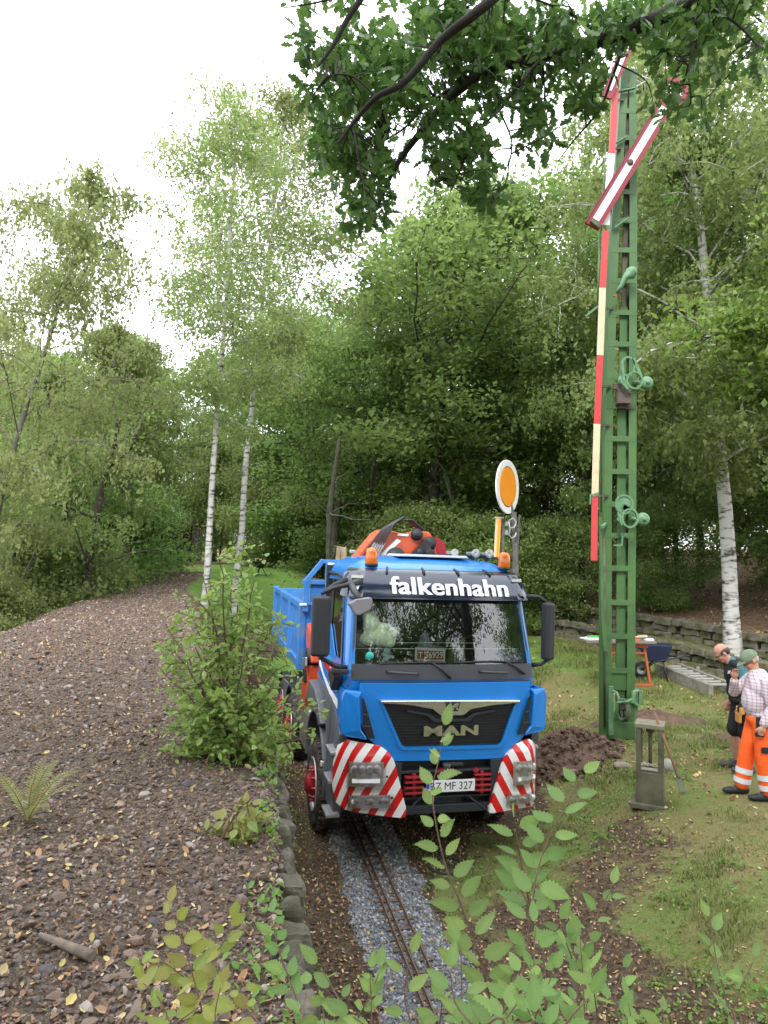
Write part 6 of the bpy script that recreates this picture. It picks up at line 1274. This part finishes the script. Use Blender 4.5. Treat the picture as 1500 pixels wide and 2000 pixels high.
def sapling(name, stem, leafL, n, label, seed, m=HORN, side=.9, r=.006, branches=(), cat='sapling', wd=1.0):
    """stem: list of world points; leaves alternate along it"""
    rs = np.random.RandomState(seed); base = np.array(stem[0]); e = empty(name, tuple(base)); tag(e, label, cat); S_ = [np.array(p)-base for p in stem]
    def dens(P, k=6):
        P = np.array(P); out = []
        for i in range(len(P)-1):
            a = P[max(i-1, 0)]; b_ = P[i]; c = P[i+1]; d = P[min(i+2, len(P)-1)]
            for t in np.arange(k)/k: out.append(.5*((2*b_)+(-a+c)*t+(2*a-5*b_+4*c-d)*t*t+(-a+3*b_-3*c+d)*t**3))
        out.append(P[-1]); return np.array(out)
    pa = [dens(S_)]; r *= .55; ra = [[r, r*.3]]; C = []; D = []; U = []; S = []
    for br in branches: pa.append(dens([np.array(p)-base for p in br])); ra.append([r*.6, r*.25])
    for bi, P in enumerate(pa):
        seg = np.linalg.norm(np.diff(P, axis=0), axis=1); cum = np.r_[0, np.cumsum(seg)]; nn = int(n*1.6) if bi == 0 else max(4, int(n*.45)); ph = rs.rand()*6
        for i in range(nn+1):
            u = (.18 if bi == 0 else .1)+(.82 if bi == 0 else .9)*i/nn; s = u*cum[-1]; j = min(np.searchsorted(cum, s, 'right')-1, len(P)-2); c = P[j]+(P[j+1]-P[j])*((s-cum[j])/(seg[j]+1e-9)); t_ = (P[j+1]-P[j])/(seg[j]+1e-9)
            if i == nn: d = t_+rs.normal(size=3)*.25
            else:
                sd_ = np.array([math.cos(ph), math.sin(ph)*.8, 0])*(1 if i % 2 else -1); ph += rs.normal()*.35; d = sd_*side+t_*.55+rs.normal(size=3)*.18+np.array([0, 0, -.05])
            d /= np.linalg.norm(d); C.append(c+d*.012); D.append(d); U.append(np.array([0, -.8, 1.])+rs.normal(size=3)*.35); S.append(.84*leafL*(.65+.5*rs.rand())*(1.05-.35*u))
    v, f = tubes_np(pa, ra, 7); link('stem', np_mesh('stem', v, f, True), TWIG, e)
    rv = RV*[1, wd, 1]; V, F = scatter(rv, RF, np.array(C), frames(np.array(D), np.array(U)), np.array(S)); link('leaves', np_mesh('leaves', V, F, True), m, e); return e
def ST(pts, y0, y1, root=True):
    y0 *= .92; y1 *= .92
    n_ = len(pts); P = [tuple(pix(px, py, y0+(y1-y0)*i/(n_-1))) for i, (px, py) in enumerate(pts)]
    if root: x, y, z = P[0]; yb = min(y-.15, 2.0); P = [(x*.9, yb, H1(x*.9, yb)-.02)]+P
    return P
sapling('hornbeam_sapling', ST([(960, 2040), (945, 1900), (905, 1780), (870, 1690), (850, 1600), (845, 1540), (858, 1480), (866, 1425)], 2.0, 2.1), .105, 26, 'upright sapling with toothed leaves standing in front of the truck grille', 2, r=.0065)
sapling('hazel_sapling', ST([(925, 2060), (975, 1990), (1022, 1900), (1035, 1800), (1050, 1700), (1080, 1620), (1115, 1560), (1135, 1515)], 1.75, 1.95), .105, 24, 'dark stemmed sapling curving up right of the number plate, with broad leaves', 3, wd=1.15, branches=[[tuple(pix(1040, 1790, 1.85)), tuple(pix(1020, 1700, 1.82)), tuple(pix(1005, 1600, 1.8))]])
sapling('hornbeam_sapling', ST([(1125, 2060), (1128, 1950), (1135, 1870), (1160, 1800), (1195, 1735)], 1.9, 2.0), .085, 20, 'short leafy sapling at the bottom just right of the dark stemmed one', 4, branches=[[tuple(pix(1128, 1900, 1.93)), tuple(pix(1105, 1840, 1.9)), tuple(pix(1085, 1790, 1.9))]])
sapling('hornbeam_sapling', ST([(1440, 2060), (1420, 1960), (1400, 1880), (1388, 1800)], 1.7, 1.8), .085, 18, 'ribbed leaved sapling in the lower right corner', 5)
sapling('hornbeam_sapling', ST([(615, 2060), (590, 1980), (560, 1900), (540, 1840), (530, 1790)], 2.0, 2.2), .095, 17, 'sapling with dark ribbed leaves beside the wall edge at the bottom', 6)
sapling('hornbeam_sapling', ST([(700, 2060), (680, 1990), (650, 1930), (625, 1890)], 1.7, 1.8), .085, 16, 'low sapling at the bottom between the wall edge and the track', 7, branches=[[tuple(pix(690, 2000, 1.72)), tuple(pix(720, 1950, 1.72)), tuple(pix(740, 1900, 1.75))]])
sapling('hornbeam_sapling', ST([(820, 2060), (800, 1990), (790, 1940), (800, 1870)], 1.7, 1.75), .08, 12, 'small sapling at the bottom over the garden railway', 8)
sapling('hornbeam_sapling', ST([(1000, 2080), (930, 2010), (890, 1960), (880, 1900)], 1.45, 1.5), .085, 16, 'sapling tip between the railway and the dark curved stem at the bottom', 10, branches=[[tuple(pix(960, 2030, 1.45)), tuple(pix(1010, 1960, 1.45)), tuple(pix(1060, 1900, 1.5))]])
sapling('hornbeam_sapling', ST([(1050, 2080), (1040, 2010), (1060, 1950), (1080, 1900)], 1.6, 1.65), .085, 16, 'leafy shoot in the middle of the bottom edge, right of the dark stem', 12)
sapling('dogwood_shoot', ST([(400, 2060), (395, 1980), (375, 1900), (350, 1820), (330, 1770)], 2.0, 2.2), .085, 18, 'yellow green shoot with smooth pointed leaves, upper one at the lower left', 13, YEL, wd=1.25, branches=[[tuple(pix(385, 1930, 2.05)), tuple(pix(320, 1880, 2.05)), tuple(pix(280, 1880, 2.1))], [tuple(pix(375, 1890, 2.1)), tuple(pix(430, 1850, 2.1)), tuple(pix(450, 1800, 2.1))]])
sapling('dogwood_shoot', ST([(330, 2080), (330, 2000), (310, 1950), (280, 1920)], 1.8, 1.9), .10, 14, 'yellowing low shoot at the bottom left, under the smooth leaved one', 14, YEL, wd=1.2, branches=[[tuple(pix(330, 2010, 1.82)), tuple(pix(400, 1960, 1.85)), tuple(pix(470, 1930, 1.9))]])
sapling('dogwood_shoot', ST([(530, 2080), (520, 2020), (490, 1980), (470, 1950)], 1.6, 1.7), .06, 12, 'small yellow leaved shoot at the bottom left of the ribbed sapling', 15, YEL, wd=1.3)
sapling('hornbeam_sapling', ST([(1200, 2080), (1215, 2010), (1200, 1960), (1215, 1900)], 1.7, 1.75), .08, 14, 'low leafy shoot at the bottom edge right of the middle', 21)
sapling('hornbeam_sapling', ST([(1100, 2100), (1090, 2050), (1105, 2000), (1150, 1950)], 1.5, 1.5), .085, 14, 'bushy shoot low at the bottom, left of the lone ribbed sapling', 22, branches=[[tuple(pix(1090, 2040, 1.4)), tuple(pix(1050, 2000, 1.38)), tuple(pix(1030, 1970, 1.36))]])
sapling('hornbeam_sapling', ST([(760, 2100), (750, 2050), (720, 2010), (690, 1985)], 1.55, 1.55), .085, 14, 'broad leaved shoot at the bottom edge left of the railway', 23)
sapling('dogwood_shoot', ST([(230, 2100), (250, 2040), (300, 1990), (340, 1950)], 1.9, 1.9), .08, 14, 'yellowish shoot in the lower left with leaves near the ground', 24, YEL, wd=1.2)
sapling('dogwood_shoot', ST([(450, 2100), (440, 2040), (420, 1990), (430, 1930)], 1.75, 1.8), .085, 16, 'dull yellow green shoot between the two lower left clusters', 25, YEL, wd=1.15)
sapling('hornbeam_sapling', ST([(1430, 2090), (1450, 2010), (1440, 1950), (1470, 1880)], 1.6, 1.65), .08, 14, 'shoot at the very lower right corner beside the lone ribbed sapling', 26)
rs = np.random.RandomState(44)
for i, px in enumerate([575, 640, 730, 850, 905, 985, 1035, 1085, 1150, 1180, 1250, 1300]):
    top_ = [1930, 1960, 1900, 1950, 1850, 1880, 1810, 1850, 1830, 1900, 1960, 1985][i]; dx = rs.uniform(-35, 35)
    sapling('hornbeam_sapling', ST([(px, 2110), (px+dx*.3, 2050), (px+dx*.6, (2050+top_)/2), (px+dx, top_)], rs.uniform(1.45, 1.9), rs.uniform(1.5, 1.95)), .085, 13, 'young green shoot with toothed ribbed leaves crowding the bottom edge', 100+i)
for o in COL.objects:
    if o.get('label') == 'young green shoot with toothed ribbed leaves crowding the bottom edge': o['group'] = 'shoots crowding the bottom edge'
# low weeds on the verge
WEED = leafmat('weed_leaf', [(.12, .24, .05), (.16, .30, .06), (.20, .30, .08)], .4, .5, 0)
rs = np.random.RandomState(9); x, y = samp(2600, -2, 7, 3.2, 12, lambda x, y: inview(x, y)*(x > mound_xr(y)+.3)*(ballast_w(x, y) < .2)*(fbm(x*1.3+5, y*1.3, 3) > .03), 1.0)
ye = 2.4+3.6*rs.rand(60); xe = mound_xr(ye)+rs.normal(size=60)*.07-.02; x, y = np.r_[x, xe], np.r_[y, ye]
idx = np.repeat(np.arange(len(x)), 9); N = len(idx); cx_, cy_ = x[idx]+rs.normal(size=N)*.05, y[idx]+rs.normal(size=N)*.05; V, F = scatter(LV, LF, np.stack([cx_, cy_, hgt(cx_, cy_)+.015+.03*rs.rand(N)], 1), rnd_frames(rs, N, 1.3), .035*(.6+.8*rs.rand(N))); o = link('ground_weeds', np_mesh('ground_weeds', V, F), WEED); tag(o, 'small green weeds creeping over the soil beside the track', 'weeds', kind='stuff')

# ------------------------------------------------------------------ oak whose boughs hang over the view
def oakleaf():
    half = [(0, .02), (.08, .03), (.16, .13), (.24, .15), (.29, .08), (.38, .22), (.48, .26), (.54, .13), (.64, .25), (.74, .25), (.80, .13), (.90, .15), (.98, .08), (1.02, 0)]
    V = []; F = []
    for x, y in half: zc = -.12*(x-.4)**2; V += [(x, -y, zc+.15*y), (x, 0, zc), (x, y, zc+.15*y)]
    for i in range(len(half)-1): a = i*3; F += [(a, a+1, a+4, a+3), (a+1, a+2, a+5, a+4)]
    return np.array(V), np.array(F)
OV, OF = oakleaf()
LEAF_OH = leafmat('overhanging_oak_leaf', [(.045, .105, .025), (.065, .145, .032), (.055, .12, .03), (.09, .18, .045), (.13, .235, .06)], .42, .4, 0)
rs = np.random.RandomState(15); oroot = np.array((6.6, 1.2, 1.6)); oak = empty('overhanging_oak', tuple(oroot)); tag(oak, 'oak whose dark boughs with lobed leaves hang down across the top of the view', 'tree')
def W(px, py, y): return np.array(pix(px, py, y))
boughs = [
 ([(6.4, 2.2, 6.6), (4.6, 3.6, 7.6)], [(1500, -150, 4.6), (1350, 0, 4.9), (1180, 75, 5.0), (1060, 110, 5.1), (960, 135, 5.1), (880, 190, 5.2), (820, 260, 5.2), (770, 330, 5.3), (735, 410, 5.3)], .075),
 ([(6.4, 2.2, 6.2), (3.4, 3.2, 7.0)], [(1120, -160, 4.2), (980, -20, 4.3), (930, 25, 4.3), (860, 80, 4.4), (790, 160, 4.4), (735, 190, 4.4), (690, 240, 4.5), (660, 280, 4.5)], .05),
 (None, [(1230, 55, 5.0), (1200, 140, 5.0), (1170, 215, 5.0), (1120, 275, 5.0), (1090, 315, 5.0)], .022),
 (None, [(1060, 110, 5.1), (1010, 170, 5.0), (975, 215, 4.9), (930, 260, 4.9), (900, 330, 4.8), (880, 375, 4.8)], .022),
 (None, [(960, 135, 5.1), (905, 160, 5.3), (840, 200, 5.4), (790, 250, 5.4), (745, 280, 5.4), (700, 330, 5.4)], .025),
 ([(6.4, 2.2, 6.0)], [(1500, -300, 3.4), (1000, -220, 3.8), (760, -60, 4.0), (690, 20, 4.0), (650, 90, 4.0), (620, 130, 4.0)], .04),
 (None, [(760, -60, 4.0), (700, -20, 4.1), (640, 0, 4.1), (590, 10, 4.1), (555, 15, 4.1)], .015),
 (None, [(1350, 0, 4.9), (1360, 60, 4.8), (1345, 130, 4.7), (1350, 190, 4.7)], .02), (None, [(1350, 0, 4.9), (1430, 40, 4.8), (1480, 90, 4.8)], .022), (None, [(1180, 75, 5.0), (1120, 30, 4.9), (1050, 0, 4.8), (960, -40, 4.7)], .022),
 (None, [(820, 260, 5.2), (850, 330, 5.1), (845, 400, 5.1)], .012), (None, [(975, 215, 4.9), (1000, 280, 4.9), (985, 340, 4.9), (965, 390, 4.9)], .012), (None, [(735, 190, 4.4), (690, 150, 4.4), (640, 150, 4.4), (610, 190, 4.4)], .014), (None, [(690, 240, 4.5), (700, 310, 4.5), (715, 380, 4.5), (725, 430, 4.5)], .012),
]
def crom(P, k=6):
    P = np.array(P); out = []
    for i in range(len(P)-1):
        a = P[max(i-1, 0)]; b_ = P[i]; c = P[i+1]; d = P[min(i+2, len(P)-1)]
        for t in np.arange(k)/k: out.append(.5*((2*b_)+(-a+c)*t+(2*a-5*b_+4*c-d)*t*t+(-a+3*b_-3*c+d)*t**3))
    out.append(P[-1]); return np.array(out)
pa = [np.array([(0, 0, -.3), (0, .1, 1.5), (-.1, .4, 3.2), (-.2, 1.0, 4.6), (-.1, 1.2, 6.5), (.2, 1.0, 9)])]; ra = [[.42, .12]]; C = []; D = []
for pre, pts, r_ in boughs:
    P = [np.array(q_)-oroot for q_ in (pre or [])]+[W(*q_)-oroot for q_ in pts]; P = crom(P); pa.append(P); ra.append([r_*(1.0 if pre else .62), r_*.18])
# leafy places measured in the photograph; each gets a twig from the nearest bough
spots = []
zones = [(640, 60, 70, 75, 24), (700, 130, 80, 70, 28), (640, 210, 50, 60, 16), (690, 290, 70, 60, 26), (725, 370, 45, 70, 24), (820, 80, 90, 80, 34), (880, 30, 100, 60, 26), (800, 200, 60, 50, 16), (960, 60, 90, 70, 30), (880, 235, 60, 60, 16), (920, 300, 60, 40, 11), (940, 380, 30, 30, 8), (870, 300, 30, 30, 7), (1010, 180, 70, 50, 22), (1050, 70, 80, 60, 26), (1040, 270, 30, 40, 7), (1150, 40, 90, 40, 24), (1130, 120, 50, 50, 12), (1130, 195, 30, 30, 6), (1260, 15, 70, 30, 14), (1320, 100, 40, 45, 8), (1340, 190, 30, 40, 6), (1400, 20, 80, 40, 20), (1460, 90, 50, 50, 10), (1370, 100, 40, 50, 7), (620, 0, 50, 30, 8), (1480, -20, 60, 40, 10), (1310, 220, 35, 25, 5)]
allp = np.concatenate([p_ for p_ in pa[1:]])
for (zx, zy, sx, sy, cnt) in zones:
    for i in range(cnt):
        px, py = zx+rs.uniform(-1, 1)*sx, zy+rs.uniform(-1, 1)*sy; best = None
        tgt = W(px, py, rs.uniform(4.6, 6.0))-oroot; d2 = ((allp-tgt)**2).sum(1); j = d2.argmin(); src = allp[j]
        if d2[j] > .36: tgt = src+(tgt-src)*(.6/math.sqrt(d2[j]))*1.2
        mid = (src+tgt)/2+rs.normal(size=3)*.04; Q = crom([src, mid, tgt], 4); pa.append(Q); ra.append([.006, .002])
        dr = (tgt-mid); dr /= np.linalg.norm(dr)+1e-6
        for k in range(14):
            u = 1-.5*rs.rand()**2; f = u*(len(Q)-1); jj = min(int(f), len(Q)-2); c = Q[jj]+(Q[jj+1]-Q[jj])*(f-jj); d_ = dr*.6+rs.normal(size=3)*.75+np.array([0, 0, -.30]); d_ /= np.linalg.norm(d_); C.append(c+d_*.02+rs.normal(size=3)*.03); D.append(d_)
v, f = tubes_np(pa, ra, 8); link('trunk', np_mesh('trunk', v, f, True), mat('oak_bark', (.020, .017, .015), .95, col2=(.038, .033, .028), scale=12, bump=.5, bscale=30), oak)
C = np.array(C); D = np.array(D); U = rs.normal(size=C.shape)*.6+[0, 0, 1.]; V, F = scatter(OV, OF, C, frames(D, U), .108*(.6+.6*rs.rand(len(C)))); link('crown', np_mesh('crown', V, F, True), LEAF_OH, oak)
# upper crown of the same oak, above the frame
N = 16000; a = rs.rand(N, 3)*2-1; a = a[(a**2).sum(1) < 1]; 
cl = rs.rand(130, 3)*2-1; cl = cl[(cl**2).sum(1) < 1]; idx = rs.randint(0, len(cl), 9000); cen = cl[idx]*[3.2, 2.4, 1.8]+rs.normal(size=(9000, 3))*.28+[-.4, 1.2, 9.0]
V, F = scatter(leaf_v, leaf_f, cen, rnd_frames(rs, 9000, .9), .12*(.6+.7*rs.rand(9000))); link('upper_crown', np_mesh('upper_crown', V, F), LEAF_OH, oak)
